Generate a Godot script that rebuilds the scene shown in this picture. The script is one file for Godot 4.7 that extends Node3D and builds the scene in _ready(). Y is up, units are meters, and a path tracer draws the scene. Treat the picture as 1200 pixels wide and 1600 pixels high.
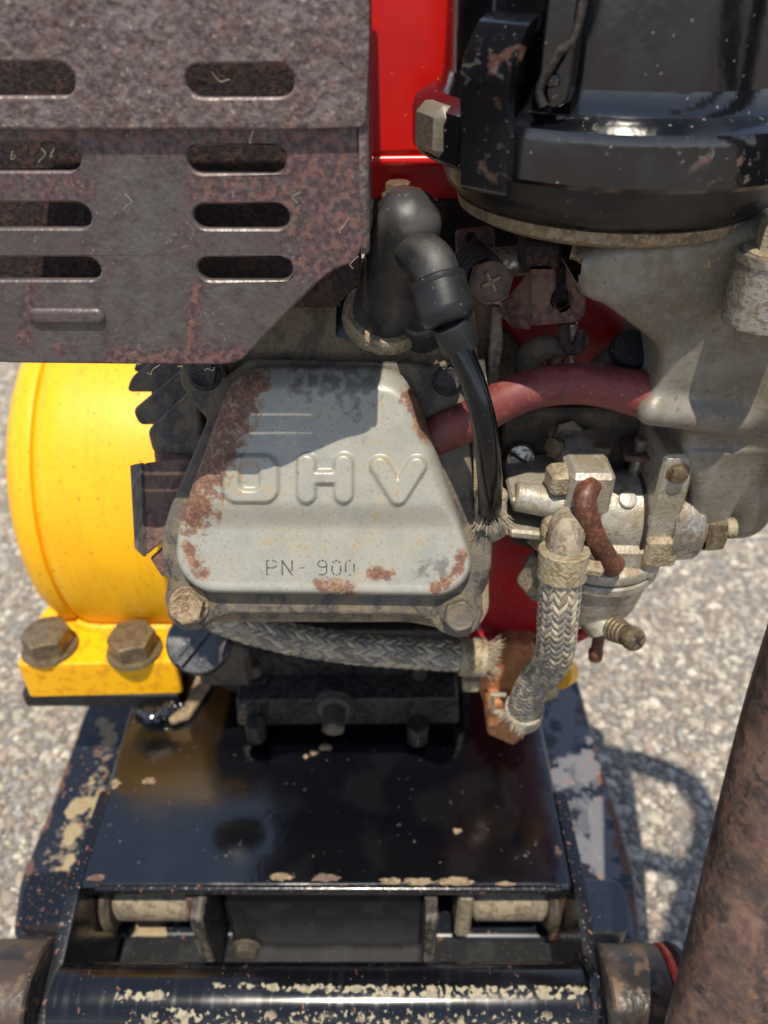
extends Node3D
# A worn plate compactor seen close up from the front: the engine with its valve cover, exhaust guard, air
# cleaner and carburettor above a black deck, the vibrating plate below it, on a pavement of exposed stones.

const CAMERA_AT := Vector3(0, 0.5, 0.22)
const TILT := 28.0                      # the cylinder's axis rises this many degrees towards the front
var machine: Node3D
var mats := {}
var noise_bytes := {}
var rng := RandomNumberGenerator.new()
var head_frame: Transform3D             # x right, y up along the head's face, z out along the cylinder's axis


func _ready():
	rng.seed = 4711
	# --- camera
	var camera := Camera3D.new()
	camera.name = "camera"
	camera.position = CAMERA_AT
	camera.rotation_degrees = Vector3(-36, 0, 0)
	camera.near = 0.01
	camera.far = 400.0
	var lens := CameraAttributesPhysical.new()
	lens.frustum_focal_length = 18.03
	lens.frustum_focus_distance = 0.237
	lens.exposure_aperture = 7.6
	camera.attributes = lens
	camera.fov = 67.29
	add_child(camera)
	camera.current = true
	# --- sky, exposure
	var world := WorldEnvironment.new()
	world.name = "daylight"
	var env := Environment.new()
	var sky_material := ProceduralSkyMaterial.new()
	sky_material.sky_top_color = Color(0.44, 0.51, 0.63)
	sky_material.sky_horizon_color = Color(0.86, 0.88, 0.90)
	sky_material.sky_curve = 0.14
	sky_material.sky_energy_multiplier = 1.3
	sky_material.ground_energy_multiplier = 1.2
	sky_material.ground_horizon_color = Color(0.62, 0.60, 0.57)
	sky_material.ground_bottom_color = Color(0.5, 0.48, 0.45)
	var sky := Sky.new()
	sky.sky_material = sky_material
	env.background_mode = Environment.BG_SKY
	env.sky = sky
	env.tonemap_mode = Environment.TONE_MAPPER_LINEAR
	env.tonemap_exposure = 1.12
	env.sdfgi_enabled = true
	env.ssao_enabled = true
	env.ssil_enabled = true
	world.environment = env
	add_child(world)
	# --- the sun, high and in front of the machine
	var sun := DirectionalLight3D.new()
	sun.name = "sun"
	sun.light_energy = 1.55
	sun.light_color = Color(1.0, 0.96, 0.89)
	sun.light_angular_distance = 0.53
	sun.shadow_enabled = true
	add_child(sun)
	sun.look_at_from_position(Vector3(-0.02, 0.94, 0.36), Vector3.ZERO)

	head_frame = Transform3D(Basis(Vector3.RIGHT, Vector3(0, cos(deg_to_rad(TILT)), -sin(deg_to_rad(TILT))), Vector3(0, sin(deg_to_rad(TILT)), cos(deg_to_rad(TILT)))), Vector3(-0.02092, 0.35241, 0))
	make_materials()
	machine = Node3D.new()
	machine.name = "plate_compactor"
	add_child(machine)
	machine.set_meta("label", "worn plate compactor with rusty muffler guard, grey engine valve cover and black deck")
	machine.set_meta("category", "plate compactor")
	build_ground()
	build_base()
	build_deck()
	build_roll_tube()
	build_belt_guard()
	build_engine_body()
	build_cover()
	build_muffler()
	build_tank()
	build_air_cleaner()
	build_elbow()
	build_carburettor()
	build_linkage()
	build_ignition()
	build_hoses()
	build_debris()


# ------------------------------------------------------------------ nodes

func part(called: String, mesh: Mesh, material: Material, parent: Node = null, label := "") -> MeshInstance3D:
	var o := MeshInstance3D.new()
	o.name = called
	o.mesh = mesh
	o.material_override = material
	if parent and parent != machine and parent.get_parent() != machine:
		parent = parent.get_parent()        # thing > part > sub-part, no deeper
	(parent if parent else machine).add_child(o, true)
	if label:
		o.set_meta("label", label)
	return o


func hub(called: String, label := "", parent: Node = null) -> Node3D:
	var o := Node3D.new()
	o.name = called
	(parent if parent else machine).add_child(o, true)
	if label:
		o.set_meta("label", label)
	return o


# ------------------------------------------------------------------ triangle soups (counter-clockwise outside), then meshes

func closed(t: PackedVector3Array) -> PackedVector3Array:
	var volume := 0.0
	var c := t[0]
	for i in range(0, t.size(), 3):
		volume += (t[i] - c).dot((t[i + 1] - c).cross(t[i + 2] - c))
	if volume < 0.0:
		for i in range(0, t.size(), 3):
			var k := t[i + 1]
			t[i + 1] = t[i + 2]
			t[i + 2] = k
	return t


func moved(t: PackedVector3Array, x: Transform3D) -> PackedVector3Array:
	return x * t


func quad(t: PackedVector3Array, a: Vector3, b: Vector3, c: Vector3, d: Vector3) -> void:
	t.append_array(PackedVector3Array([a, b, c, a, c, d]))


func commit(t: PackedVector3Array, crease := 38.0) -> ArrayMesh:
	var n_faces := t.size() / 3
	var flat := PackedVector3Array()
	flat.resize(n_faces)
	var at := {}
	for f in n_faces:
		var n := (t[f * 3 + 1] - t[f * 3]).cross(t[f * 3 + 2] - t[f * 3])
		flat[f] = n
		for k in 3:
			var key := Vector3i((t[f * 3 + k] * 50000.0).round())
			if at.has(key):
				at[key].append(f)
			else:
				at[key] = [f]
	var unit := PackedVector3Array()
	unit.resize(n_faces)
	for f in n_faces:
		unit[f] = flat[f].normalized()
	var v := PackedVector3Array()
	var nn := PackedVector3Array()
	v.resize(n_faces * 3)
	nn.resize(n_faces * 3)
	var limit := cos(deg_to_rad(crease))
	var order := [0, 2, 1]
	for f in n_faces:
		for k in 3:
			var p := t[f * 3 + order[k]]
			var sum := Vector3.ZERO
			for g in at[Vector3i((p * 50000.0).round())]:
				if unit[g].dot(unit[f]) > limit:
					sum += flat[g]
			v[f * 3 + k] = p
			nn[f * 3 + k] = sum.normalized() if sum.length_squared() > 0.0 else Vector3.UP
	var a := []
	a.resize(Mesh.ARRAY_MAX)
	a[Mesh.ARRAY_VERTEX] = v
	a[Mesh.ARRAY_NORMAL] = nn
	var m := ArrayMesh.new()
	m.add_surface_from_arrays(Mesh.PRIMITIVE_TRIANGLES, a)
	return m


func ccw(p: PackedVector2Array) -> PackedVector2Array:
	if Geometry2D.is_polygon_clockwise(p):
		p.reverse()
	return p


func shrink(p: PackedVector2Array, d: float) -> PackedVector2Array:
	# every corner of a counter-clockwise outline moved inwards by d
	var out := PackedVector2Array()
	var n := p.size()
	for i in n:
		var e0 := (p[i] - p[(i + n - 1) % n]).normalized()
		var e1 := (p[(i + 1) % n] - p[i]).normalized()
		var m := Vector2(-e0.y - e1.y, e0.x + e1.x)
		var l := m.length()
		if l < 0.1:
			out.append(p[i])
			continue
		m /= l
		out.append(p[i] + m * d / maxf(0.45, m.dot(Vector2(-e1.y, e1.x))))
	return out


func rounded(corners: Array, r: float, steps := 4) -> PackedVector2Array:
	# an outline with its corners rounded by r (or less where the sides are short)
	var p := PackedVector2Array(corners)
	var out := PackedVector2Array()
	var n := p.size()
	for i in n:
		var a := p[(i + n - 1) % n] - p[i]
		var b := p[(i + 1) % n] - p[i]
		var back := minf(r, minf(a.length(), b.length()) * 0.47)
		var s := p[i] + a.normalized() * back
		var e := p[i] + b.normalized() * back
		for k in steps + 1:
			var f := float(k) / steps
			out.append(s.lerp(p[i], f).lerp(p[i].lerp(e, f), f))
	return out


func slot2(a: Vector2, b: Vector2, r: float, steps := 7) -> PackedVector2Array:
	var out := PackedVector2Array()
	var dir := (b - a).normalized()
	var side := Vector2(-dir.y, dir.x)
	for k in steps + 1:
		var g := PI * k / steps
		out.append(b - side * r * cos(g) + dir * r * sin(g))
	for k in steps + 1:
		var g := PI * k / steps
		out.append(a + side * r * cos(g) - dir * r * sin(g))
	return ccw(out)


func circle2(c: Vector2, r: float, n := 20, turn := 0.0) -> PackedVector2Array:
	var out := PackedVector2Array()
	for k in n:
		out.append(c + Vector2(cos(TAU * k / n + turn), sin(TAU * k / n + turn)) * r)
	return out


func cap(t: PackedVector3Array, outer: PackedVector2Array, holes: Array, z: float, up: bool) -> void:
	var pieces := [outer]
	if holes.size():
		var cuts := [-100.0]
		for h in holes:
			var lo := INF
			var hi := -INF
			for q in h:
				lo = minf(lo, q.y)
				hi = maxf(hi, q.y)
			cuts.append((lo + hi) / 2.0)
		cuts.append(100.0)
		cuts.sort()
		pieces = []
		for i in cuts.size() - 1:
			if cuts[i + 1] - cuts[i] < 1e-6:
				continue
			var band := PackedVector2Array([Vector2(-100, cuts[i]), Vector2(100, cuts[i]), Vector2(100, cuts[i + 1]), Vector2(-100, cuts[i + 1])])
			var left: Array = []
			for q in Geometry2D.intersect_polygons(outer, band):
				left.append(q)
			for h in holes:
				var next := []
				for q in left:
					next.append_array(Geometry2D.clip_polygons(q, h))
				left = next
			pieces.append_array(left)
	for q in pieces:
		var ids := Geometry2D.triangulate_polygon(q)
		if ids.is_empty():
			for clean in Geometry2D.offset_polygon(q, -0.00001):
				if not Geometry2D.is_polygon_clockwise(clean):
					q = clean
					ids = Geometry2D.triangulate_polygon(q)
			if ids.is_empty():
				print("no cap for outline of %d at %s" % [q.size(), q[0]])
		for i in range(0, ids.size(), 3):
			var a: Vector2 = q[ids[i]]
			var b: Vector2 = q[ids[i + 1]]
			var c: Vector2 = q[ids[i + 2]]
			var left_turn := (b - a).cross(c - a) > 0.0
			if left_turn != up:
				var k := b
				b = c
				c = k
			t.append_array(PackedVector3Array([Vector3(a.x, a.y, z), Vector3(b.x, b.y, z), Vector3(c.x, c.y, z)]))


func band2(t: PackedVector3Array, a: PackedVector2Array, za: float, b: PackedVector2Array, zb: float) -> void:
	# the wall from outline a at za down to outline b at zb (outside for a counter-clockwise outline)
	var n := a.size()
	for i in n:
		var j := (i + 1) % n
		quad(t, Vector3(a[i].x, a[i].y, za), Vector3(b[i].x, b[i].y, zb), Vector3(b[j].x, b[j].y, zb), Vector3(a[j].x, a[j].y, za))


func slab(outline: PackedVector2Array, depth: float, bevel := 0.0006, holes := [], steps := 1) -> PackedVector3Array:
	# front face at z = 0, back at z = -depth, edges rounded by the bevel
	var t := PackedVector3Array()
	var o := ccw(outline)
	var wide := []
	for h in holes:
		wide.append(shrink(ccw(h), -bevel * 0.7))
	cap(t, shrink(o, bevel), wide, 0.0, true)
	cap(t, o, holes, -depth, false)
	var last := shrink(o, bevel)
	var last_z := 0.0
	for k in range(1, steps + 1):
		var g := PI / 2 * k / steps
		var next := shrink(o, bevel * (1.0 - sin(g)))
		var z := -bevel * (1.0 - cos(g))
		band2(t, last, last_z, next, z)
		last = next
		last_z = z
	band2(t, last, last_z, o, -depth)
	for i in holes.size():
		var h := ccw(holes[i])
		var w: PackedVector2Array = wide[i]
		var back := PackedVector3Array()
		band2(back, w, 0.0, h, -bevel * 0.7)
		band2(back, h, -bevel * 0.7, h, -depth)
		for k in range(0, back.size(), 3):
			t.append_array(PackedVector3Array([back[k], back[k + 2], back[k + 1]]))
	return t


func box(size: Vector3, bevel := 0.0005) -> PackedVector3Array:
	# a box with bevelled edges, centred
	var t := PackedVector3Array()
	var h := size / 2.0
	var b := minf(bevel, minf(h.x, minf(h.y, h.z)) * 0.9)
	var axes := [[0, 1, 2], [1, 2, 0], [2, 0, 1]]
	for ax in axes:
		for s in [-1.0, 1.0]:
			var f := func(p: float, q: float) -> Vector3:
				var r := Vector3.ZERO
				r[ax[0]] = s * h[ax[0]]
				r[ax[1]] = p * (h[ax[1]] - b)
				r[ax[2]] = q * (h[ax[2]] - b)
				return r
			var c := [f.call(-1, -1), f.call(1, -1), f.call(1, 1), f.call(-1, 1)]
			if s > 0:
				quad(t, c[0], c[1], c[2], c[3])
			else:
				quad(t, c[0], c[3], c[2], c[1])
	for ax in axes:
		for s in [-1.0, 1.0]:
			for r in [-1.0, 1.0]:
				var f := func(e: float, inner: int) -> Vector3:
					var p := Vector3.ZERO
					p[ax[0]] = s * (h[ax[0]] - (b if inner == 1 else 0.0))
					p[ax[1]] = r * (h[ax[1]] - (b if inner == 0 else 0.0))
					p[ax[2]] = e * (h[ax[2]] - b)
					return p
				var q := [f.call(-1.0, 0), f.call(-1.0, 1), f.call(1.0, 1), f.call(1.0, 0)]
				if s * r > 0:
					quad(t, q[0], q[1], q[2], q[3])
				else:
					quad(t, q[0], q[3], q[2], q[1])
	for sx in [-1.0, 1.0]:
		for sy in [-1.0, 1.0]:
			for sz in [-1.0, 1.0]:
				var x := Vector3(sx * h.x, sy * (h.y - b), sz * (h.z - b))
				var y := Vector3(sx * (h.x - b), sy * h.y, sz * (h.z - b))
				var z := Vector3(sx * (h.x - b), sy * (h.y - b), sz * h.z)
				if sx * sy * sz > 0:
					t.append_array(PackedVector3Array([x, y, z]))
				else:
					t.append_array(PackedVector3Array([x, z, y]))
	return t


func axis_frame(origin: Vector3, axis: Vector3) -> Transform3D:
	# z along the axis
	var z := axis.normalized()
	var x := (Vector3.UP if absf(z.y) < 0.9 else Vector3.BACK).cross(z).normalized()
	return Transform3D(Basis(x, z.cross(x), z), origin)


func lathe(profile: Array, segments := 32, from := 0.0, to := TAU) -> PackedVector3Array:
	# profile of Vector2(radius, z), revolved about z
	var t := PackedVector3Array()
	for i in profile.size() - 1:
		var a: Vector2 = profile[i]
		var b: Vector2 = profile[i + 1]
		for k in segments:
			var g0 := from + (to - from) * k / segments
			var g1 := from + (to - from) * (k + 1) / segments
			var c0 := Vector3(cos(g0), sin(g0), 0)
			var c1 := Vector3(cos(g1), sin(g1), 0)
			var z := Vector3(0, 0, 1)
			if a.x > 1e-6 and b.x > 1e-6:
				quad(t, c0 * a.x + z * a.y, c1 * a.x + z * a.y, c1 * b.x + z * b.y, c0 * b.x + z * b.y)
			elif a.x > 1e-6:
				t.append_array(PackedVector3Array([c0 * a.x + z * a.y, c1 * a.x + z * a.y, z * b.y]))
			elif b.x > 1e-6:
				t.append_array(PackedVector3Array([z * a.y, c1 * b.x + z * b.y, c0 * b.x + z * b.y]))
	return closed(t)


func rod(a: Vector3, b: Vector3, r0: float, r1 := -1.0, bevel := 0.0004, segments := 24) -> PackedVector3Array:
	var l := a.distance_to(b)
	if r1 < 0.0:
		r1 = r0
	bevel = minf(bevel, minf(minf(r0, r1) * 0.8, l * 0.4))
	return axis_frame(a, b - a) * lathe([Vector2(0, 0), Vector2(r0 - bevel, 0), Vector2(r0, bevel), Vector2(r1, l - bevel), Vector2(r1 - bevel, l), Vector2(0, l)], segments)


func smooth_path(points: Array, steps := 8) -> PackedVector3Array:
	var out := PackedVector3Array()
	var n := points.size()
	for i in n - 1:
		var a: Vector3 = points[maxi(i - 1, 0)]
		var d: Vector3 = points[mini(i + 2, n - 1)]
		for k in steps:
			out.append((points[i] as Vector3).cubic_interpolate(points[i + 1], a, d, float(k) / steps))
	out.append(points[n - 1])
	return out


func frames_along(path: PackedVector3Array) -> Array:
	var out := []
	var side := Vector3.ZERO
	for i in path.size():
		var dir := (path[mini(i + 1, path.size() - 1)] - path[maxi(i - 1, 0)]).normalized()
		if i == 0:
			side = (Vector3.UP if absf(dir.y) < 0.9 else Vector3.BACK).cross(dir).normalized()
		else:
			side = (side - dir * side.dot(dir)).normalized()
		out.append(Transform3D(Basis(side, dir.cross(side), dir), path[i]))
	return out


func tube(path: PackedVector3Array, radii: Array, segments := 20, capped := true, uneven := 0.0) -> PackedVector3Array:
	# a tube along the path; the radii are spread evenly along it
	var t := PackedVector3Array()
	var fr := frames_along(path)
	var rings := []
	for i in path.size():
		var f := float(i) / (path.size() - 1) * (radii.size() - 1)
		var lo := mini(int(f), radii.size() - 1)
		var r: float = lerpf(radii[lo], radii[mini(lo + 1, radii.size() - 1)], f - lo)
		var ring := PackedVector3Array()
		for k in segments:
			var g := TAU * k / segments
			var w := r
			if uneven > 0.0:
				w += uneven * sin(g * 3.0 + i * 1.7) * sin(i * 0.9 + g)
			ring.append(fr[i] * Vector3(cos(g) * w, sin(g) * w, 0))
		rings.append(ring)
	for i in path.size() - 1:
		for k in segments:
			var j := (k + 1) % segments
			quad(t, rings[i][k], rings[i][j], rings[i + 1][j], rings[i + 1][k])
	if capped:
		for k in segments:
			var j := (k + 1) % segments
			t.append_array(PackedVector3Array([path[0], rings[0][j], rings[0][k]]))
			t.append_array(PackedVector3Array([path[path.size() - 1], rings[-1][k], rings[-1][j]]))
	return closed(t)


func ball(c: Vector3, r: Vector3, rows := 10, columns := 18) -> PackedVector3Array:
	var profile := []
	for k in rows + 1:
		profile.append(Vector2(sin(PI * k / rows), -cos(PI * k / rows)))
	return Transform3D(Basis.from_scale(r), c) * lathe(profile, columns)


func hex_head(r: float, h: float, flange := 0.0, flange_h := 0.001, dish := 0.0) -> PackedVector3Array:
	# a hexagon bolt head standing on z = 0: chamfered corners, a flange under it, a dished top
	var t := PackedVector3Array()
	var hexagon := circle2(Vector2.ZERO, r, 6, 0.3)
	var fine := PackedVector2Array()
	for i in 6:
		for k in 5:
			fine.append(hexagon[i].lerp(hexagon[(i + 1) % 6], k / 5.0))
	var top := PackedVector2Array()
	var mid := PackedVector2Array()
	for q in fine:
		top.append(q.normalized() * r * 0.84)
		mid.append(q)
	var z0 := flange_h if flange > 0.0 else 0.0
	# the chamfer leaves the corners lower than the flats
	for i in 30:
		var j := (i + 1) % 30
		var zi := z0 + h - (fine[i].length() - r * 0.84) * 0.6
		var zj := z0 + h - (fine[j].length() - r * 0.84) * 0.6
		quad(t, Vector3(top[i].x, top[i].y, z0 + h), Vector3(mid[i].x, mid[i].y, zi), Vector3(mid[j].x, mid[j].y, zj), Vector3(top[j].x, top[j].y, z0 + h))
		quad(t, Vector3(mid[i].x, mid[i].y, zi), Vector3(mid[i].x, mid[i].y, z0), Vector3(mid[j].x, mid[j].y, z0), Vector3(mid[j].x, mid[j].y, zj))
		if dish > 0.0:
			var a := top[i] * 0.8
			var b := top[j] * 0.8
			quad(t, Vector3(a.x, a.y, z0 + h - dish), Vector3(top[i].x, top[i].y, z0 + h), Vector3(top[j].x, top[j].y, z0 + h), Vector3(b.x, b.y, z0 + h - dish))
			t.append_array(PackedVector3Array([Vector3(0, 0, z0 + h - dish), Vector3(a.x, a.y, z0 + h - dish), Vector3(b.x, b.y, z0 + h - dish)]))
		else:
			t.append_array(PackedVector3Array([Vector3(0, 0, z0 + h), Vector3(top[i].x, top[i].y, z0 + h), Vector3(top[j].x, top[j].y, z0 + h)]))
	if flange > 0.0:
		t.append_array(lathe([Vector2(0, 0), Vector2(flange, 0), Vector2(flange, flange_h * 0.6), Vector2(flange * 0.93, flange_h), Vector2(0, flange_h)], 30))
	return t


func flute(a: Vector3, b: Vector3, r: float, segments := 64) -> ArrayMesh:
	# a plain cylinder wall with texture coordinates: u along it, v round it from the back over the top
	var f := axis_frame(a, b - a)
	var v := PackedVector3Array()
	var n := PackedVector3Array()
	var uv := PackedVector2Array()
	var idx := PackedInt32Array()
	for k in segments + 1:
		var g := TAU * k / segments
		var dir := Vector3(0, sin(g), -cos(g))
		for e in 2:
			v.append((a if e == 0 else b) + dir * r)
			n.append(dir)
			uv.append(Vector2(e, float(k) / segments))
	for k in segments:
		idx.append_array(PackedInt32Array([k * 2, k * 2 + 1, k * 2 + 3, k * 2, k * 2 + 3, k * 2 + 2]))
	var p := (v[1] - v[0]).cross(v[3] - v[0])
	if p.dot(n[0]) > 0.0:
		for k in range(0, idx.size(), 3):
			var t := idx[k + 1]
			idx[k + 1] = idx[k + 2]
			idx[k + 2] = t
	var arrays := []
	arrays.resize(Mesh.ARRAY_MAX)
	arrays[Mesh.ARRAY_VERTEX] = v
	arrays[Mesh.ARRAY_NORMAL] = n
	arrays[Mesh.ARRAY_TEX_UV] = uv
	arrays[Mesh.ARRAY_INDEX] = idx
	var m := ArrayMesh.new()
	m.add_surface_from_arrays(Mesh.PRIMITIVE_TRIANGLES, arrays)
	return m


func surface_net(inside: Callable, lo: Vector3, hi: Vector3, cell: float) -> ArrayMesh:
	# one vertex in each cell that the surface of a distance field crosses
	var n := Vector3i(((hi - lo) / cell).ceil()) + Vector3i.ONE
	var val := PackedFloat32Array()
	val.resize(n.x * n.y * n.z)
	var i := 0
	for z in n.z:
		for y in n.y:
			for x in n.x:
				val[i] = inside.call(lo + Vector3(x, y, z) * cell)
				i += 1
	var verts := PackedVector3Array()
	var norms := PackedVector3Array()
	var ids := PackedInt32Array()
	ids.resize(val.size())
	ids.fill(-1)
	var sx := 1
	var sy := n.x
	var sz := n.x * n.y
	var corner := [0, sx, sy, sx + sy, sz, sx + sz, sy + sz, sx + sy + sz]
	var spot := [Vector3(0, 0, 0), Vector3(1, 0, 0), Vector3(0, 1, 0), Vector3(1, 1, 0), Vector3(0, 0, 1), Vector3(1, 0, 1), Vector3(0, 1, 1), Vector3(1, 1, 1)]
	var edges := [[0, 1], [2, 3], [4, 5], [6, 7], [0, 2], [1, 3], [4, 6], [5, 7], [0, 4], [1, 5], [2, 6], [3, 7]]
	for z in n.z - 1:
		for y in n.y - 1:
			for x in n.x - 1:
				var at := x + y * sy + z * sz
				var below := 0
				for c in corner:
					if val[at + c] < 0.0:
						below += 1
				if below == 0 or below == 8:
					continue
				var sum := Vector3.ZERO
				var count := 0
				for e in edges:
					var va := val[at + corner[e[0]]]
					var vb := val[at + corner[e[1]]]
					if (va < 0.0) != (vb < 0.0):
						sum += (spot[e[0]] as Vector3).lerp(spot[e[1]], va / (va - vb))
						count += 1
				ids[at] = verts.size()
				var p := lo + (Vector3(x, y, z) + sum / count) * cell
				verts.append(p)
				var e := cell * 0.4
				norms.append(Vector3(inside.call(p + Vector3(e, 0, 0)) - inside.call(p - Vector3(e, 0, 0)), inside.call(p + Vector3(0, e, 0)) - inside.call(p - Vector3(0, e, 0)), inside.call(p + Vector3(0, 0, e)) - inside.call(p - Vector3(0, 0, e))).normalized())
	var index := PackedInt32Array()
	for z in range(1, n.z - 1):
		for y in range(1, n.y - 1):
			for x in range(1, n.x - 1):
				var at := x + y * sy + z * sz
				var s := val[at] < 0.0
				for axis in 3:
					var step: int = [sx, sy, sz][axis]
					if (val[at + step] < 0.0) == s:
						continue
					var u: int = [sy, sz, sx][axis]
					var w: int = [sz, sx, sy][axis]
					var q := [ids[at], ids[at - u], ids[at - u - w], ids[at - w]]
					if q.min() < 0:
						continue
					if s:
						index.append_array(PackedInt32Array([q[0], q[2], q[1], q[0], q[3], q[2]]))
					else:
						index.append_array(PackedInt32Array([q[0], q[1], q[2], q[0], q[2], q[3]]))
	# clockwise outside
	if index.size():
		var f := (verts[index[1]] - verts[index[0]]).cross(verts[index[2]] - verts[index[0]])
		if f.dot(norms[index[0]]) > 0.0:
			for k in range(0, index.size(), 3):
				var h := index[k + 1]
				index[k + 1] = index[k + 2]
				index[k + 2] = h
	var a := []
	a.resize(Mesh.ARRAY_MAX)
	a[Mesh.ARRAY_VERTEX] = verts
	a[Mesh.ARRAY_NORMAL] = norms
	a[Mesh.ARRAY_INDEX] = index
	var m := ArrayMesh.new()
	m.add_surface_from_arrays(Mesh.PRIMITIVE_TRIANGLES, a)
	return m


func sd_box(p: Vector3, c: Vector3, h: Vector3, r: float) -> float:
	var q := (p - c).abs() - h + Vector3(r, r, r)
	return Vector3(maxf(q.x, 0), maxf(q.y, 0), maxf(q.z, 0)).length() + minf(maxf(q.x, maxf(q.y, q.z)), 0.0) - r


func sd_rod(p: Vector3, a: Vector3, b: Vector3, ra: float, rb: float) -> float:
	var ab := b - a
	var f := clampf((p - a).dot(ab) / ab.length_squared(), 0, 1)
	return p.distance_to(a + ab * f) - lerpf(ra, rb, f)


func soft_min(a: float, b: float, k: float) -> float:
	var h := maxf(k - absf(a - b), 0.0) / k
	return minf(a, b) - h * h * k * 0.25


func smooth(a: float, b: float, x: float) -> float:
	var f := clampf((x - a) / (b - a), 0.0, 1.0)
	return f * f * (3.0 - 2.0 * f)


# ------------------------------------------------------------------ materials

const SIDE := 512

func make_noise() -> void:
	var wanted := {
		"big": [FastNoiseLite.TYPE_SIMPLEX_SMOOTH, 0.006, 5, 1], "big_b": [FastNoiseLite.TYPE_SIMPLEX_SMOOTH, 0.008, 5, 2],
		"mid": [FastNoiseLite.TYPE_SIMPLEX_SMOOTH, 0.018, 6, 3], "mid_b": [FastNoiseLite.TYPE_SIMPLEX_SMOOTH, 0.024, 6, 4],
		"fine": [FastNoiseLite.TYPE_SIMPLEX_SMOOTH, 0.065, 4, 5], "fine_b": [FastNoiseLite.TYPE_SIMPLEX_SMOOTH, 0.05, 4, 6],
		"grain": [FastNoiseLite.TYPE_VALUE, 0.3, 2, 7], "speck": [FastNoiseLite.TYPE_SIMPLEX, 0.045, 1, 8],
	}
	for k in wanted:
		var w: Array = wanted[k]
		var n := FastNoiseLite.new()
		n.noise_type = w[0]
		n.frequency = w[1]
		n.fractal_type = FastNoiseLite.FRACTAL_FBM if w[2] > 1 else FastNoiseLite.FRACTAL_NONE
		n.fractal_octaves = w[2]
		n.seed = w[3]
		var im := n.get_seamless_image(SIDE, SIDE, false, false, 0.1, true)
		im.convert(Image.FORMAT_L8)
		noise_bytes[k] = im.get_data()
	var c := FastNoiseLite.new()
	c.noise_type = FastNoiseLite.TYPE_CELLULAR
	c.frequency = 0.045
	c.seed = 12
	c.fractal_type = FastNoiseLite.FRACTAL_NONE
	c.cellular_return_type = FastNoiseLite.RETURN_DISTANCE
	var cell := c.get_seamless_image(SIDE, SIDE, false, false, 0.1, true)
	cell.convert(Image.FORMAT_L8)
	noise_bytes["cell"] = cell.get_data()
	c.frequency = 0.07
	c.seed = 19
	c.cellular_jitter = 1.0
	var dots := c.get_seamless_image(SIDE, SIDE, true, false, 0.1, true)      # inverted: bright at each cell's middle
	dots.convert(Image.FORMAT_L8)
	noise_bytes["dot"] = dots.get_data()
	var s := FastNoiseLite.new()
	s.noise_type = FastNoiseLite.TYPE_SIMPLEX_SMOOTH
	s.frequency = 0.05
	s.fractal_octaves = 4
	s.seed = 13
	var streak := s.get_seamless_image(SIDE, SIDE, false, false, 0.1, true)
	streak = streak.get_region(Rect2i(0, 0, SIDE, 40))
	streak.resize(SIDE, SIDE, Image.INTERPOLATE_CUBIC)
	streak.convert(Image.FORMAT_L8)
	noise_bytes["streak"] = streak.get_data()


func equalize() -> void:
	# thresholds then mean shares of the area; the raw heights stay for relief
	for k in noise_bytes.keys():
		var src: PackedByteArray = noise_bytes[k]
		noise_bytes["raw_" + k] = src.duplicate()
		var count := PackedInt32Array()
		count.resize(256)
		for v in src:
			count[v] += 1
		var rank := PackedByteArray()
		rank.resize(256)
		var below := 0
		for v in 256:
			rank[v] = int(255.0 * (below + count[v] * 0.5) / src.size())
			below += count[v]
		for i in src.size():
			src[i] = rank[src[i]]
		noise_bytes[k] = src


func paint_layers(size: Vector2i, base: Color, rough: float, layers: Array, masks := {}) -> Image:
	# the base colour, then layer after layer where its noise lies above a threshold; roughness goes into alpha
	var n := size.x * size.y
	var cr := PackedInt32Array()
	var cg := PackedInt32Array()
	var cb := PackedInt32Array()
	var ca := PackedInt32Array()
	for a in [[cr, base.r], [cg, base.g], [cb, base.b], [ca, rough]]:
		a[0].resize(n)
		a[0].fill(int(a[1] * 65280.0))
	for l in layers:
		# [noise, low, high, colour, roughness, strength, mask]
		var src: PackedByteArray = noise_bytes[l[0]]
		var c: Color = l[3]
		var r := int(c.r * 65280.0)
		var g := int(c.g * 65280.0)
		var b := int(c.b * 65280.0)
		var q := int(l[4] * 65280.0)
		var strength: float = l[5] if l.size() > 5 else 1.0
		var mask := PackedByteArray()
		if l[0] == "dot" and l.size() == 6:
			l = l + ["fine_b"]
		if l.size() > 6:
			mask = masks[l[6]] if masks.has(l[6]) else noise_bytes[l[6]]
		var masked := mask.size() > 0
		var painted := masked and masks.has(l[6])
		var lut := PackedInt32Array()
		for k in 512:
			lut.append(int(smooth(l[1], l[2], k / 255.0) * strength * 256.0))
		for i in n:
			var v: int
			if masked:
				var m := mask[i] if painted or size.x == SIDE else mask[(i / size.x % SIDE) * SIDE + i % size.x % SIDE]
				if painted:
					if m < 3:
						continue
				else:
					m = 128 - ((255 - m) >> 1)
				v = (lut[clampi(src[(i / size.x % SIDE) * SIDE + i % size.x % SIDE] + m - 128, 0, 511)])
			else:
				v = lut[src[i]] if size.x == SIDE else lut[src[(i / size.x % SIDE) * SIDE + i % size.x % SIDE]]
			if v == 0:
				continue
			cr[i] += ((r - cr[i]) * v) >> 8
			cg[i] += ((g - cg[i]) * v) >> 8
			cb[i] += ((b - cb[i]) * v) >> 8
			ca[i] += ((q - ca[i]) * v) >> 8
	var out := PackedByteArray()
	out.resize(n * 4)
	for i in n:
		out[i * 4] = cr[i] >> 8
		out[i * 4 + 1] = cg[i] >> 8
		out[i * 4 + 2] = cb[i] >> 8
		out[i * 4 + 3] = ca[i] >> 8
	return Image.create_from_data(size.x, size.y, false, Image.FORMAT_RGBA8, out)


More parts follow.
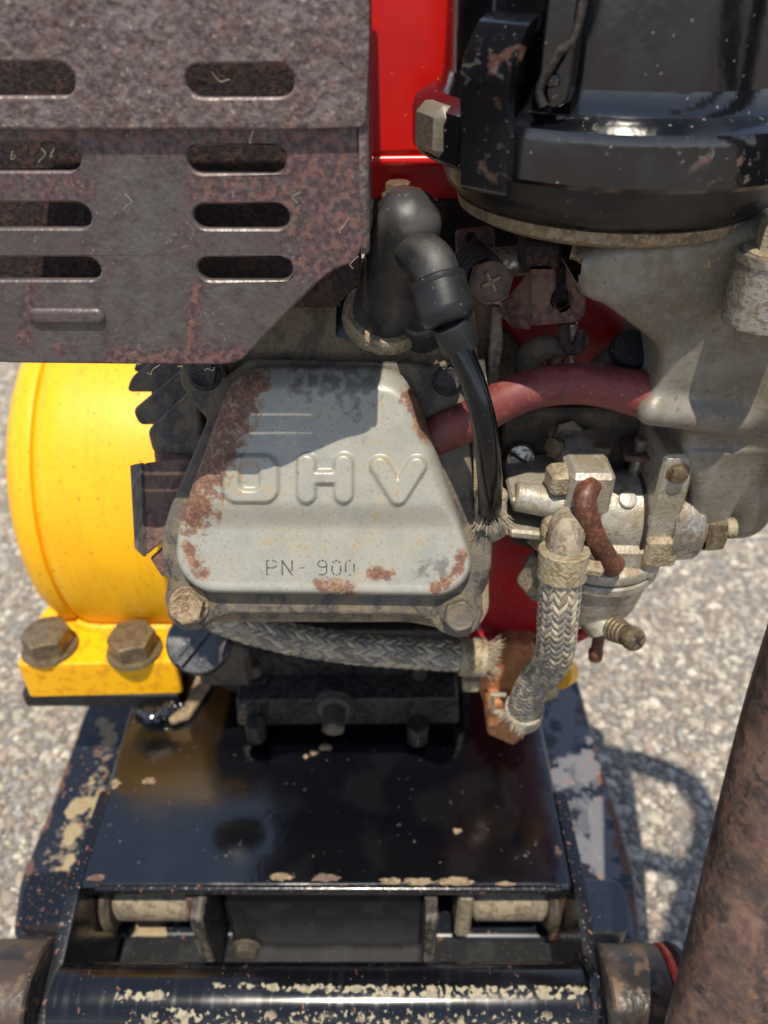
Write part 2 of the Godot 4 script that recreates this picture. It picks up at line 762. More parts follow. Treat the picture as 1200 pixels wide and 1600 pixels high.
func relief(weights: Array) -> Image:
	var out := PackedByteArray()
	out.resize(SIDE * SIDE)
	var a: PackedByteArray = noise_bytes["raw_" + weights[0][0]]
	var b: PackedByteArray = noise_bytes["raw_" + weights[1][0]]
	var wa: float = weights[0][1]
	var wb: float = weights[1][1]
	for i in SIDE * SIDE:
		out[i] = int(a[i] * wa + b[i] * wb)
	return Image.create_from_data(SIDE, SIDE, false, Image.FORMAT_L8, out)


func surf(called: String, base: Color, rough: float, metal: float, layers: Array, bump := [], depth := 0.0, tile := 0.08, coat := 0.0) -> StandardMaterial3D:
	var m := StandardMaterial3D.new()
	m.resource_name = called
	m.metallic = metal
	var tex := ImageTexture.create_from_image(paint_layers(Vector2i(SIDE, SIDE), base, rough, layers))
	m.albedo_texture = tex
	m.roughness = 1.0
	m.roughness_texture = tex
	m.roughness_texture_channel = BaseMaterial3D.TEXTURE_CHANNEL_ALPHA
	if bump.size():
		var key := str(bump)
		if not mats.has(key):
			mats[key] = ImageTexture.create_from_image(relief(bump))
		m.heightmap_enabled = true
		m.heightmap_texture = mats[key]
		m.heightmap_scale = depth
	m.uv1_triplanar = true
	m.uv1_world_triplanar = true
	m.uv1_scale = Vector3.ONE / tile
	m.uv1_triplanar_sharpness = 6.0
	if coat > 0.0:
		m.clearcoat_enabled = true
		m.clearcoat = coat
		m.clearcoat_roughness = 0.12
	mats[called] = m
	return m


func wear_masks(blobs: Dictionary, size: Vector2i, place: Callable) -> Dictionary:
	# soft strokes where wear, rust or scrapes lie on a thing, as small pictures scaled up
	var masks := {}
	for k in blobs:
		var small := Image.create_empty(128, 112, false, Image.FORMAT_L8)
		for j in 112:
			for i in 128:
				var p: Vector2 = place.call(Vector2((i + 0.5) / 128.0, (j + 0.5) / 112.0))
				var v := 0.0
				for b in blobs[k]:
					v = maxf(v, b[3] * smooth(b[2] * 1.7, b[2] * 0.35, sd_line(p, b[0], b[1])))
				small.set_pixel(i, j, Color(v * 0.6, v * 0.6, v * 0.6))
		small.resize(size.x, size.y, Image.INTERPOLATE_CUBIC)
		small.convert(Image.FORMAT_L8)
		masks[k] = small.get_data()
	return masks


func placed_surf(called: String, base: Color, rough: float, metal: float, layers: Array, blobs: Dictionary, center: Vector2, tile: float, flat: bool, bump := [], depth := 0.0) -> StandardMaterial3D:
	# wear laid out over a plate that stands (x, y) or lies flat (x, z), one tile of texture centred on the plate
	var size := Vector2i(1024, 1024)
	var place := func(f: Vector2) -> Vector2:
		return center + Vector2(f.x - 0.5, (f.y - 0.5) if flat else (0.5 - f.y)) * tile
	var m := StandardMaterial3D.new()
	m.resource_name = called
	var tex := ImageTexture.create_from_image(paint_layers(size, base, rough, layers, wear_masks(blobs, size, place)))
	m.albedo_texture = tex
	m.metallic = metal
	m.roughness = 1.0
	m.roughness_texture = tex
	m.roughness_texture_channel = BaseMaterial3D.TEXTURE_CHANNEL_ALPHA
	m.uv1_triplanar = true
	m.uv1_world_triplanar = true
	m.uv1_scale = Vector3.ONE / tile
	m.uv1_offset = Vector3(0.5 - center.x / tile, 0.0, 0.5 - center.y / tile) if flat else Vector3(0.5 - center.x / tile, -0.5 - center.y / tile, 0.0)
	m.uv1_triplanar_sharpness = 6.0
	if bump.size():
		m.heightmap_enabled = true
		var r := relief(bump)
		var twice := Image.create_empty(SIDE * 2, SIDE * 2, false, Image.FORMAT_L8)
		for q in [Vector2i(0, 0), Vector2i(SIDE, 0), Vector2i(0, SIDE), Vector2i(SIDE, SIDE)]:
			twice.blit_rect(r, Rect2i(0, 0, SIDE, SIDE), q)
		m.heightmap_texture = ImageTexture.create_from_image(twice)
		m.heightmap_scale = depth
	mats[called] = m
	return m


func rgb(r: int, g: int, b: int) -> Color:
	return Color8(r, g, b)


func make_materials() -> void:
	make_noise()
	equalize()
	var dust := rgb(150, 130, 104)
	var rust := rgb(128, 66, 38)
	surf("rust_heavy", rgb(106, 93, 90), 0.45, 0.2, [["big_b", 0.3, 1.0, rgb(124, 113, 110), 0.42, 0.7], ["mid", 0.4, 1.0, rgb(84, 68, 66), 0.5, 0.7], ["fine", 0.5, 1.0, rgb(66, 54, 57), 0.6, 0.55], ["mid_b", 0.7, 1.0, rgb(116, 88, 78), 0.6, 0.5], ["fine_b", 0.8, 1.0, rgb(140, 104, 88), 0.6, 0.45], ["grain", 0.6, 1.0, rgb(142, 130, 128), 0.35, 0.45], ["grain", 0.0, 0.3, rgb(60, 50, 52), 0.6, 0.0], ["dot", 0.86, 0.9, rgb(170, 162, 158), 0.3, 0.6]], [["fine", 0.5], ["mid_b", 0.5]], 0.085, 0.1)
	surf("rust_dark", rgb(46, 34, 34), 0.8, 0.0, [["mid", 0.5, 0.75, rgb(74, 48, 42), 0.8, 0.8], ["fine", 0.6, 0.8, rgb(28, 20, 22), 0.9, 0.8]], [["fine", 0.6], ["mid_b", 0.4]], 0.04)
	surf("rust_bracket", rgb(92, 66, 62), 0.65, 0.1, [["mid", 0.45, 0.7, rgb(62, 46, 46), 0.7, 0.8], ["fine_b", 0.6, 0.8, rgb(130, 92, 76), 0.8, 0.7], ["big", 0.55, 0.7, rgb(120, 100, 84), 0.8, 0.6]], [["fine", 0.6], ["mid_b", 0.4]], 0.05)
	surf("rust_tube", rgb(86, 66, 55), 0.55, 0.05, [["big_b", 0.3, 1.0, rgb(56, 45, 40), 0.45, 0.8], ["big", 0.45, 1.0, rgb(108, 84, 72), 0.65, 0.7], ["mid", 0.55, 1.0, rgb(132, 102, 88), 0.75, 0.6, "big"], ["mid_b", 0.5, 0.95, rgb(50, 40, 36), 0.42, 0.7], ["fine", 0.6, 1.0, rgb(116, 76, 54), 0.8, 0.5], ["fine_b", 0.65, 1.0, rgb(40, 33, 31), 0.45, 0.55], ["streak", 0.6, 1.0, rgb(66, 50, 43), 0.6, 0.4], ["grain", 0.6, 1.0, rgb(128, 104, 92), 0.7, 0.3], ["dot", 0.9, 0.93, rgb(30, 25, 24), 0.5, 0.7]], [["fine", 0.5], ["mid_b", 0.5]], 0.05, 0.19)
	surf("yellow", rgb(243, 180, 10), 0.4, 0.0, [["big", 0.5, 1.0, rgb(236, 172, 8), 0.48, 0.6], ["streak", 0.55, 1.0, rgb(228, 164, 12), 0.5, 0.35], ["fine", 0.9, 1.0, rgb(214, 150, 20), 0.55, 0.5], ["mid_b", 0.93, 0.97, rgb(170, 128, 56), 0.7, 0.6, "big"], ["dot", 0.93, 0.95, rgb(96, 66, 30), 0.7, 0.8]], [["mid", 0.6], ["fine", 0.4]], 0.004, 0.16)
	surf("yellow_dirty", rgb(244, 180, 10), 0.42, 0.0, [["mid", 0.6, 1.0, rgb(212, 138, 16), 0.55, 0.6], ["speck", 0.97, 0.985, rgb(130, 80, 36), 0.8, 0.7, "big"], ["fine", 0.9, 1.0, rgb(150, 98, 38), 0.8, 0.7, "big"], ["dot", 0.93, 0.95, rgb(110, 64, 30), 0.8, 0.8]], [["mid", 0.6], ["fine", 0.4]], 0.006)
	surf("red", rgb(214, 24, 20), 0.28, 0.0, [["big", 0.5, 1.0, rgb(200, 24, 22), 0.34, 0.6], ["dot", 0.93, 0.95, rgb(214, 130, 120), 0.6, 0.8]], [["big_b", 0.6], ["mid", 0.4]], 0.006, 0.14)
	surf("red_dusty", rgb(160, 16, 24), 0.36, 0.0, [["big", 0.42, 1.0, rgb(140, 36, 40), 0.5, 0.5], ["mid_b", 0.75, 1.0, rgb(130, 74, 66), 0.8, 0.35], ["dot", 0.93, 0.95, rgb(60, 12, 16), 0.6, 0.8]], [["big_b", 0.6], ["mid", 0.4]], 0.006)
	surf("black_gloss", rgb(12, 13, 17), 0.13, 0.0, [["big", 0.5, 1.0, rgb(22, 24, 29), 0.22, 0.8], ["mid_b", 0.6, 1.0, rgb(16, 17, 21), 0.2, 0.6], ["fine_b", 0.94, 1.0, rgb(110, 108, 106), 0.5, 0.5, "big_b"], ["dot", 0.93, 0.95, rgb(140, 132, 122), 0.7, 0.7]], [["big_b", 0.7], ["fine", 0.3]], 0.008, 0.10)
	surf("black_deck", rgb(9, 10, 14), 0.12, 0.0, [["big", 0.45, 1.0, rgb(18, 19, 22), 0.2, 0.8], ["fine_b", 0.93, 1.0, rgb(120, 110, 98), 0.8, 0.6, "big_b"], ["dot", 0.955, 0.985, rgb(150, 140, 128), 0.8, 0.75]], [["big_b", 0.8], ["fine", 0.2]], 0.01, 0.15)
	surf("black_dusty", rgb(24, 23, 25), 0.33, 0.0, [["big", 0.4, 0.95, rgb(70, 61, 50), 0.7, 0.7], ["mid_b", 0.6, 1.0, rgb(44, 39, 36), 0.55, 0.6], ["fine", 0.85, 1.0, rgb(100, 76, 58), 0.8, 0.5, "big_b"], ["dot", 0.93, 0.95, rgb(130, 118, 100), 0.8, 0.7]], [["fine", 0.5], ["mid_b", 0.5]], 0.02, 0.12)
	surf("black_chipped", rgb(13, 14, 18), 0.17, 0.0, [["streak", 0.5, 1.0, rgb(28, 29, 34), 0.3, 0.6], ["mid", 0.9, 0.93, rgb(170, 158, 130), 0.75, 0.95, "big_b"], ["mid_b", 0.97, 1.0, rgb(150, 138, 118), 0.8, 0.9, "big"], ["speck", 0.965, 0.975, rgb(128, 80, 60), 0.85, 0.95], ["dot", 0.93, 0.95, rgb(190, 184, 174), 0.8, 0.9]], [["mid", 0.7], ["fine", 0.3]], -0.012, 0.12)
	surf("black_worn", rgb(24, 27, 36), 0.3, 0.0, [["mid", 0.6, 0.85, rgb(112, 112, 116), 0.7, 0.8, "big_b"], ["mid_b", 0.72, 0.9, rgb(132, 130, 128), 0.75, 0.7, "big_b"], ["fine", 0.75, 1.0, rgb(90, 90, 94), 0.6, 0.5], ["speck", 0.975, 0.985, rgb(140, 100, 70), 0.9, 0.8]], [["mid", 0.7], ["fine", 0.3]], 0.01, 0.16)
	surf("black_scraped", rgb(15, 17, 23), 0.2, 0.0, [["mid", 0.9, 1.0, rgb(160, 142, 108), 0.8, 0.9, "big"], ["fine", 0.94, 1.0, rgb(134, 118, 96), 0.8, 0.8, "big_b"], ["speck", 0.97, 0.98, rgb(140, 90, 68), 0.85, 0.9], ["dot", 0.93, 0.95, rgb(180, 168, 150), 0.8, 0.8]], [["mid", 0.7], ["fine", 0.3]], 0.008, 0.11)
	surf("rubber", rgb(24, 25, 28), 0.42, 0.0, [["big", 0.5, 1.0, rgb(44, 45, 47), 0.5, 0.7], ["fine", 0.6, 1.0, rgb(34, 34, 36), 0.5, 0.5], ["dot", 0.93, 0.95, rgb(140, 132, 116), 0.9, 0.8]], [["fine", 0.6], ["grain", 0.4]], 0.004)
	surf("rubber_cap", rgb(52, 52, 53), 0.48, 0.0, [["big_b", 0.4, 0.9, rgb(80, 79, 76), 0.6, 0.7], ["big", 0.6, 1.0, rgb(28, 28, 30), 0.42, 0.6], ["fine_b", 0.9, 1.0, rgb(104, 96, 80), 0.9, 0.35, "big"], ["dot", 0.93, 0.95, rgb(160, 150, 128), 0.9, 0.7]], [["fine", 0.6], ["grain", 0.4]], 0.005)
	surf("wire_black", rgb(9, 11, 15), 0.17, 0.0, [["big", 0.5, 1.0, rgb(18, 20, 25), 0.24, 0.6], ["dot", 0.965, 0.98, rgb(170, 158, 136), 0.9, 0.8]])
	surf("dust_metal", rgb(132, 116, 92), 0.85, 0.0, [["big", 0.4, 0.9, rgb(144, 125, 97), 0.9, 0.8], ["mid", 0.5, 1.0, rgb(76, 68, 58), 0.8, 0.6], ["fine", 0.6, 1.0, rgb(128, 114, 92), 0.95, 0.45], ["grain", 0.6, 1.0, rgb(66, 60, 52), 0.9, 0.35]], [["fine", 0.5], ["grain", 0.5]], 0.035, 0.12)
	surf("grime", rgb(82, 73, 60), 0.7, 0.0, [["big_b", 0.4, 0.9, rgb(56, 51, 46), 0.55, 0.8], ["mid", 0.5, 1.0, rgb(106, 92, 71), 0.85, 0.6], ["fine", 0.6, 1.0, rgb(48, 43, 38), 0.7, 0.5], ["fine_b", 0.75, 1.0, rgb(104, 91, 71), 0.95, 0.4]], [["fine", 0.5], ["grain", 0.5]], 0.03, 0.12)
	surf("dark_oily", rgb(46, 43, 41), 0.4, 0.2, [["big", 0.45, 0.7, rgb(58, 52, 46), 0.6, 0.8], ["mid_b", 0.55, 0.75, rgb(22, 22, 24), 0.35, 0.7], ["fine", 0.66, 0.8, rgb(90, 80, 66), 0.8, 0.5]], [["fine", 0.5], ["grain", 0.5]], 0.03)
	surf("flange_grey", rgb(94, 87, 77), 0.6, 0.25, [["big", 0.45, 0.7, rgb(62, 58, 54), 0.55, 0.8], ["mid", 0.55, 0.75, rgb(124, 110, 88), 0.8, 0.7], ["fine", 0.62, 0.8, rgb(104, 94, 80), 0.8, 0.6]], [["fine", 0.5], ["grain", 0.5]], 0.03)
	surf("alloy", rgb(170, 164, 150), 0.38, 0.4, [["big", 0.45, 1.0, rgb(148, 136, 114), 0.55, 0.7], ["mid", 0.6, 1.0, rgb(192, 187, 176), 0.35, 0.6], ["mid_b", 0.75, 1.0, rgb(132, 114, 86), 0.7, 0.6], ["fine", 0.75, 1.0, rgb(128, 112, 88), 0.7, 0.45], ["dot", 0.93, 0.95, rgb(90, 70, 46), 0.8, 0.7]], [["fine", 0.4], ["grain", 0.6]], 0.02)
	surf("alloy_cast", rgb(132, 126, 113), 0.48, 0.3, [["big", 0.3, 1.0, rgb(112, 102, 84), 0.7, 0.7], ["big_b", 0.4, 1.0, rgb(146, 142, 133), 0.42, 0.6], ["mid", 0.7, 1.0, rgb(110, 98, 77), 0.7, 0.4], ["fine", 0.6, 1.0, rgb(116, 107, 92), 0.7, 0.3], ["grain", 0.5, 1.0, rgb(152, 147, 136), 0.42, 0.3], ["dot", 0.88, 0.92, rgb(92, 82, 66), 0.7, 0.5]], [["fine", 0.4], ["grain", 0.6]], 0.022, 0.16)
	surf("dirt", rgb(140, 120, 92), 0.95, 0.0, [["mid", 0.5, 0.75, rgb(112, 94, 70), 0.95, 0.8], ["fine", 0.6, 0.8, rgb(164, 146, 118), 0.95, 0.7]], [["fine", 0.5], ["grain", 0.5]], 0.12)
	surf("steel_bolt", rgb(118, 104, 82), 0.42, 0.5, [["mid", 0.5, 0.75, rgb(92, 78, 58), 0.55, 0.8], ["fine", 0.62, 0.8, rgb(140, 126, 100), 0.6, 0.6]], [["fine", 0.5], ["grain", 0.5]], 0.02)
	surf("steel_dark", rgb(56, 52, 50), 0.45, 0.4, [["mid", 0.5, 0.75, rgb(82, 72, 62), 0.7, 0.7], ["fine", 0.62, 0.8, rgb(40, 36, 36), 0.5, 0.6]], [["fine", 0.5], ["grain", 0.5]], 0.03)
	surf("steel_bright", rgb(176, 172, 164), 0.3, 0.7, [["mid", 0.55, 0.75, rgb(140, 128, 108), 0.5, 0.7], ["fine", 0.68, 0.8, rgb(110, 90, 66), 0.8, 0.6]], [["fine", 0.5], ["grain", 0.5]], 0.02)
	surf("brown_tube", rgb(92, 52, 36), 0.38, 0.0, [["mid", 0.5, 0.75, rgb(74, 42, 32), 0.5, 0.8], ["fine", 0.66, 0.8, rgb(130, 92, 68), 0.7, 0.5], ["dot", 0.93, 0.95, rgb(170, 150, 120), 0.9, 0.7]], [["fine", 0.5], ["grain", 0.5]], 0.01)
	surf("hose_red", rgb(112, 50, 47), 0.55, 0.0, [["big", 0.46, 1.0, rgb(92, 43, 43), 0.5, 0.8], ["big_b", 0.6, 1.0, rgb(134, 74, 66), 0.8, 0.6], ["fine", 0.8, 1.0, rgb(146, 100, 86), 0.9, 0.4], ["dot", 0.95, 0.97, rgb(206, 186, 160), 0.9, 0.8]], [["fine", 0.6], ["grain", 0.4]], 0.01)
	surf("braid", rgb(158, 145, 120), 0.9, 0.0, [["big_b", 0.4, 0.8, rgb(110, 110, 110), 0.9, 0.7], ["mid", 0.5, 0.95, rgb(94, 94, 96), 0.9, 0.7], ["fine", 0.5, 0.95, rgb(188, 180, 160), 0.95, 0.65], ["big", 0.6, 1.0, rgb(146, 130, 104), 0.95, 0.45]], [["fine", 0.5], ["grain", 0.5]], 0.02, 0.06)
	surf("braid_dark", rgb(126, 115, 98), 0.85, 0.0, [["fine", 0.5, 1.0, rgb(130, 122, 106), 0.9, 0.7]], [["fine", 0.5], ["grain", 0.5]], 0.02, 0.06)
	surf("braid_pale", rgb(184, 172, 146), 0.9, 0.0, [["fine", 0.5, 1.0, rgb(140, 128, 104), 0.9, 0.7], ["mid", 0.6, 1.0, rgb(184, 176, 156), 0.9, 0.6]], [["fine", 0.5], ["grain", 0.5]], 0.02, 0.06)
	surf("clamp_tan", rgb(152, 140, 114), 0.6, 0.2, [["mid", 0.5, 0.7, rgb(126, 108, 80), 0.9, 0.8], ["fine", 0.6, 0.8, rgb(180, 168, 142), 0.7, 0.6]], [["fine", 0.5], ["grain", 0.5]], 0.06)
	surf("plastic_orange", rgb(170, 112, 66), 0.4, 0.0, [["big", 0.45, 0.7, rgb(150, 96, 54), 0.6, 0.7], ["mid", 0.58, 0.75, rgb(190, 138, 92), 0.5, 0.6], ["fine", 0.66, 0.8, rgb(120, 84, 54), 0.8, 0.5]], [["fine", 0.5], ["mid", 0.5]], 0.02)
	surf("frayed", rgb(168, 156, 134), 0.95, 0.0, [["mid", 0.5, 0.75, rgb(130, 118, 98), 0.95, 0.8]], [], 0.0)
	surf("orange_seal", rgb(212, 62, 28), 0.45, 0.0, [["mid", 0.55, 0.8, rgb(170, 44, 24), 0.6, 0.7]], [["fine", 0.5], ["grain", 0.5]], 0.01)
	surf("tan_metal", rgb(150, 138, 118), 0.7, 0.1, [["big", 0.45, 0.7, rgb(118, 108, 94), 0.8, 0.8], ["mid_b", 0.6, 0.75, rgb(96, 84, 70), 0.8, 0.6], ["fine", 0.66, 0.8, rgb(170, 156, 132), 0.9, 0.5]], [["fine", 0.5], ["grain", 0.5]], 0.02)
	surf("stub_worn", rgb(70, 57, 47), 0.38, 0.1, [["big", 0.45, 0.8, rgb(38, 34, 32), 0.28, 0.85], ["mid", 0.6, 1.0, rgb(116, 86, 62), 0.65, 0.7], ["speck", 0.95, 0.97, rgb(176, 158, 122), 0.8, 0.8, "big_b"], ["dot", 0.93, 0.95, rgb(190, 170, 140), 0.8, 0.8]], [["fine", 0.5], ["mid_b", 0.5]], 0.025, 0.11)
	surf("stamp_ink", rgb(58, 60, 62), 0.6, 0.2, [["fine", 0.55, 0.75, rgb(96, 98, 98), 0.6, 0.8]])
	surf("pavement_bed", rgb(116, 108, 98), 0.95, 0.0, [["fine", 0.5, 1.0, rgb(148, 139, 127), 0.95, 0.8], ["mid", 0.5, 1.0, rgb(98, 92, 86), 0.95, 0.7], ["dot", 0.5, 0.8, rgb(172, 163, 149), 0.9, 0.7], ["speck", 0.75, 0.9, rgb(88, 84, 82), 0.9, 0.6]], [["fine", 0.5], ["cell", 0.5]], 0.2, 0.12)
	surf("black_rim", rgb(13, 14, 18), 0.14, 0.0, [["big", 0.5, 1.0, rgb(26, 27, 31), 0.25, 0.8], ["mid", 0.8, 0.97, rgb(140, 92, 70), 0.75, 0.8, "big_b"], ["fine", 0.8, 1.0, rgb(120, 112, 98), 0.75, 0.7, "big_b"], ["dot", 0.93, 0.95, rgb(150, 142, 132), 0.7, 0.8]], [["big_b", 0.6], ["fine", 0.4]], 0.01, 0.11)
	surf("streaked", rgb(70, 66, 62), 0.6, 0.1, [["streak", 0.45, 0.7, rgb(110, 102, 90), 0.8, 0.8], ["mid", 0.55, 0.75, rgb(46, 43, 42), 0.5, 0.8]], [["fine", 0.5], ["grain", 0.5]], 0.02)
	for k in ["black_gloss", "black_rim", "black_deck"]:
		mats[k].metallic_specular = 0.7
	var stone := StandardMaterial3D.new()
	stone.resource_name = "stone"
	stone.vertex_color_use_as_albedo = true
	stone.roughness = 0.75
	mats["stone"] = stone


# ------------------------------------------------------------------ frames for outlines

func face_z(z: float) -> Transform3D:           # outlines in x, y; facing the viewer
	return Transform3D(Basis.IDENTITY, Vector3(0, 0, z))


func face_y(y: float) -> Transform3D:           # outlines in x, -z; facing up
	return Transform3D(Basis(Vector3.RIGHT, Vector3.FORWARD, Vector3.UP), Vector3(0, y, 0))


func face_x(x: float) -> Transform3D:           # outlines in -z, y; facing right
	return Transform3D(Basis(Vector3.FORWARD, Vector3.UP, Vector3.RIGHT), Vector3(x, 0, 0))


func face_h(h: float) -> Transform3D:           # outlines on the head's face
	return head_frame.translated_local(Vector3(0, 0, h))


func standing(x: float, z: float) -> Transform3D:       # lathes about a vertical axis
	return Transform3D(Basis(Vector3.BACK, Vector3.RIGHT, Vector3.UP), Vector3(x, 0, z))


func bolt(called: String, spot: Vector3, axis: Vector3, r: float, h: float, material: String, parent: Node = null, flange := 0.0, dish := 0.0) -> MeshInstance3D:
	var o := part(called, commit(axis_frame(Vector3.ZERO, axis) * hex_head(r, h, flange, 0.0012, dish)), mats[material], parent)
	o.position = spot
	return o


# ------------------------------------------------------------------ pavement

func build_ground() -> void:
	var plane := PlaneMesh.new()
	plane.size = Vector2(160, 160)
	var ground := MeshInstance3D.new()
	ground.name = "pavement"
	ground.mesh = plane
	ground.material_override = mats["pavement_bed"]
	add_child(ground)
	ground.set_meta("kind", "structure")
	ground.set_meta("label", "pale pavement of exposed pebbles under the machine")
	var colors := [Color(0.42, 0.38, 0.32), Color(0.36, 0.33, 0.29), Color(0.50, 0.46, 0.39), Color(0.27, 0.26, 0.24), Color(0.37, 0.31, 0.25), Color(0.33, 0.33, 0.33), Color(0.60, 0.56, 0.49), Color(0.36, 0.29, 0.24), Color(0.46, 0.42, 0.36)]
	var gravel := Node3D.new()
	gravel.name = "gravel"
	add_child(gravel)
	gravel.set_meta("kind", "stuff")
	gravel.set_meta("label", "small tan, grey and white pebbles bedded in the pavement")
	for kind in 3:
		var t := ball(Vector3.ZERO, Vector3.ONE, 5, 8)
		for i in t.size():
			var p := t[i]
			t[i] = p * (1.0 + 0.16 * sin(p.x * 3.1 + kind * 2.0) + 0.14 * sin(p.z * 3.7 + kind) + 0.1 * sin(p.y * 5.0 + p.x * 4.0 + kind * 1.3))
		var mesh := commit(t, 50.0)
		mesh.surface_set_material(0, mats["stone"])
		var spots := []
		var step := 0.0088
		var nx := int(2.2 / step)
		var nz := int(2.0 / step)
		for i in nx:
			for j in nz:
				var p := Vector3(-1.1 + i * step + rng.randf_range(-0.5, 0.5) * step, 0, -1.6 + j * step + rng.randf_range(-0.5, 0.5) * step)
				if absf(p.x + 0.035) < 0.14 and p.z > -0.3 and p.z < 0.0:
					continue
				spots.append(p)
		var many := MultiMesh.new()
		many.transform_format = MultiMesh.TRANSFORM_3D
		many.use_colors = true
		many.mesh = mesh
		many.instance_count = spots.size()
		for i in spots.size():
			var r := 0.0017 + 0.0031 * pow(rng.randf(), 2.0)
			var flat := rng.randf_range(0.45, 0.8)
			var b := Basis(Vector3.UP, rng.randf() * TAU) * Basis.from_scale(Vector3(r * rng.randf_range(0.9, 1.5), r * flat, r))
			many.set_instance_transform(i, Transform3D(b, spots[i] + Vector3(0, r * flat * rng.randf_range(-0.75, -0.05), 0)))
			var c: Color = colors[mini(int(rng.randf() * colors.size()), colors.size() - 1)]
			many.set_instance_color(i, Color(c.r * 1.02, c.g * 0.98, c.b * 0.91) * rng.randf_range(0.62, 1.0))
		var o := MultiMeshInstance3D.new()
		o.name = "pebbles"
		o.multimesh = many
		gravel.add_child(o, true)
		o.set_meta("kind", "stuff")


# ------------------------------------------------------------------ the vibrating plate

func build_base() -> void:
	var outline := rounded([Vector2(-0.20824, -0.01171), Vector2(-0.21633, 0.02057), Vector2(-0.21531, 0.07426), Vector2(-0.21746, 0.14558), Vector2(-0.2079, 0.2289), Vector2(0.13513, 0.2289), Vector2(0.14738, 0.17463), Vector2(0.14718, 0.11933), Vector2(0.14972, 0.06281), Vector2(0.14984, 0.02607), Vector2(0.14382, -0.01309)], 0.006)
	var wear := {"grey": [[Vector2(0.13354, -0.1653), Vector2(0.12739, -0.03906), 0.016, 1.15], [Vector2(0.14019, -0.05178), Vector2(0.13721, -0.00032), 0.008, 1.0]], "tan": [[Vector2(-0.18992, -0.08374), Vector2(-0.19654, -0.03494), 0.009, 1.05], [Vector2(-0.19656, -0.13585), Vector2(-0.19007, -0.09851), 0.007, 0.7], [Vector2(-0.139, 0.01377), Vector2(-0.12999, 0.00682), 0.012, 1.2]], "rim": [[Vector2(-0.21746, -0.14558), Vector2(-0.21633, -0.02057), 0.004, 1.2], [Vector2(0.14738, -0.17463), Vector2(0.14539, 0.00328), 0.0025, 1.15]]}
	placed_surf("base_paint", rgb(24, 27, 36), 0.28, 0.0, [["big", 0.4, 1.0, rgb(34, 37, 46), 0.34, 0.7], ["mid", 0.4, 0.55, rgb(128, 128, 130), 0.75, 0.75, "grey"], ["mid_b", 0.5, 0.7, rgb(104, 105, 110), 0.75, 0.7, "grey"], ["mid", 0.5, 0.6, rgb(168, 150, 112), 0.85, 0.9, "tan"], ["fine", 0.55, 0.75, rgb(146, 128, 98), 0.85, 0.7, "tan"], ["mid_b", 0.4, 0.6, rgb(112, 70, 52), 0.85, 0.8, "rim"], ["speck", 0.965, 0.98, rgb(150, 100, 74), 0.9, 0.8], ["dot", 0.93, 0.95, rgb(170, 160, 148), 0.8, 0.8]], wear, Vector2(-0.035, -0.1), 0.42, true)
	var base := part("base_plate", commit(face_y(0.055) * slab(outline, 0.016, 0.003, [], 3)), mats["base_paint"], null, "worn black base plate with scraped paint")
	part("front_sheet", commit(face_y(0.0525) * slab(rounded([Vector2(-0.15, -0.085), Vector2(0.098, -0.085), Vector2(0.098, 0.01), Vector2(-0.15, 0.01)], 0.004), 0.012, 0.002)), mats["rubber"], base)
	# bracket blocks that stand on the plate beside the deck's arms
	var right := part("side_bracket", commit(face_y(0.071) * slab(rounded([Vector2(0.10875, 0.01418), Vector2(0.1341, 0.01267), Vector2(0.13679, 0.00599), Vector2(0.13315, -0.01651), Vector2(0.10237, -0.01786)], 0.004), 0.012, 0.0015, [], 2)), mats["black_gloss"])
	var left := part("side_bracket", commit(face_y(0.071) * slab(rounded([Vector2(-0.20504, 0.01723), Vector2(-0.1808, 0.01876), Vector2(-0.17451, -0.01312), Vector2(-0.20034, -0.01312), Vector2(-0.20444, 0.00307)], 0.004), 0.012, 0.0015, [], 2)), mats["black_scraped"])
	# rails of the plate that show in the opening behind the cross tube
	for x in [-0.0885, 0.0265]:
		part("upright_rib", commit(face_x(x) * slab(rounded([Vector2(-0.034, 0.052), Vector2(-0.034, 0.12), Vector2(0.1, 0.12), Vector2(0.1, 0.052)], 0.004), 0.006, 0.001)), mats["streaked"], base)
	part("exciter_case", commit(Transform3D(Basis.IDENTITY, Vector3(-0.031, 0.086, -0.052)) * box(Vector3(0.106, 0.066, 0.136), 0.003)), mats["rubber"], base)
	bolt("case_bolt", Vector3(-0.07588, 0.05499, 0.0165), Vector3(0, 0.0, 1), 0.0062, 0.004, "grime", base, 0.008)
	# rubber mounts between plate and deck
	var y := 0.0945
	for s in [[-0.141, -0.101, -0.1005, -0.0945], [0.0465, 0.085, 0.0375, 0.0455]]:
		var mount := part("rubber_mount", commit(rod(Vector3(s[0], y, 0.004), Vector3(s[1], y, 0.004), 0.0165, 0.0165, 0.002, 32)), mats["tan_metal"], null, "dusty round mount under the deck's front edge")
		part("mount_flange", commit(Transform3D(Basis.IDENTITY, Vector3((s[2] + s[3]) / 2.0, y + 0.002, 0.004)) * box(Vector3(s[3] - s[2], 0.04, 0.036), 0.0015)), mats["rust_bracket"] if s[0] < 0 else mats["tan_metal"], mount)
		part("mount_collar", commit(rod(Vector3(s[0] if s[0] < 0 else s[1], y, 0.004), Vector3(s[0] - 0.006 if s[0] < 0 else s[1] + 0.006, y, 0.004), 0.0215, 0.0215, 0.002, 32)), mats["grime"], mount)


# ------------------------------------------------------------------ the engine deck with its arms and cross tube

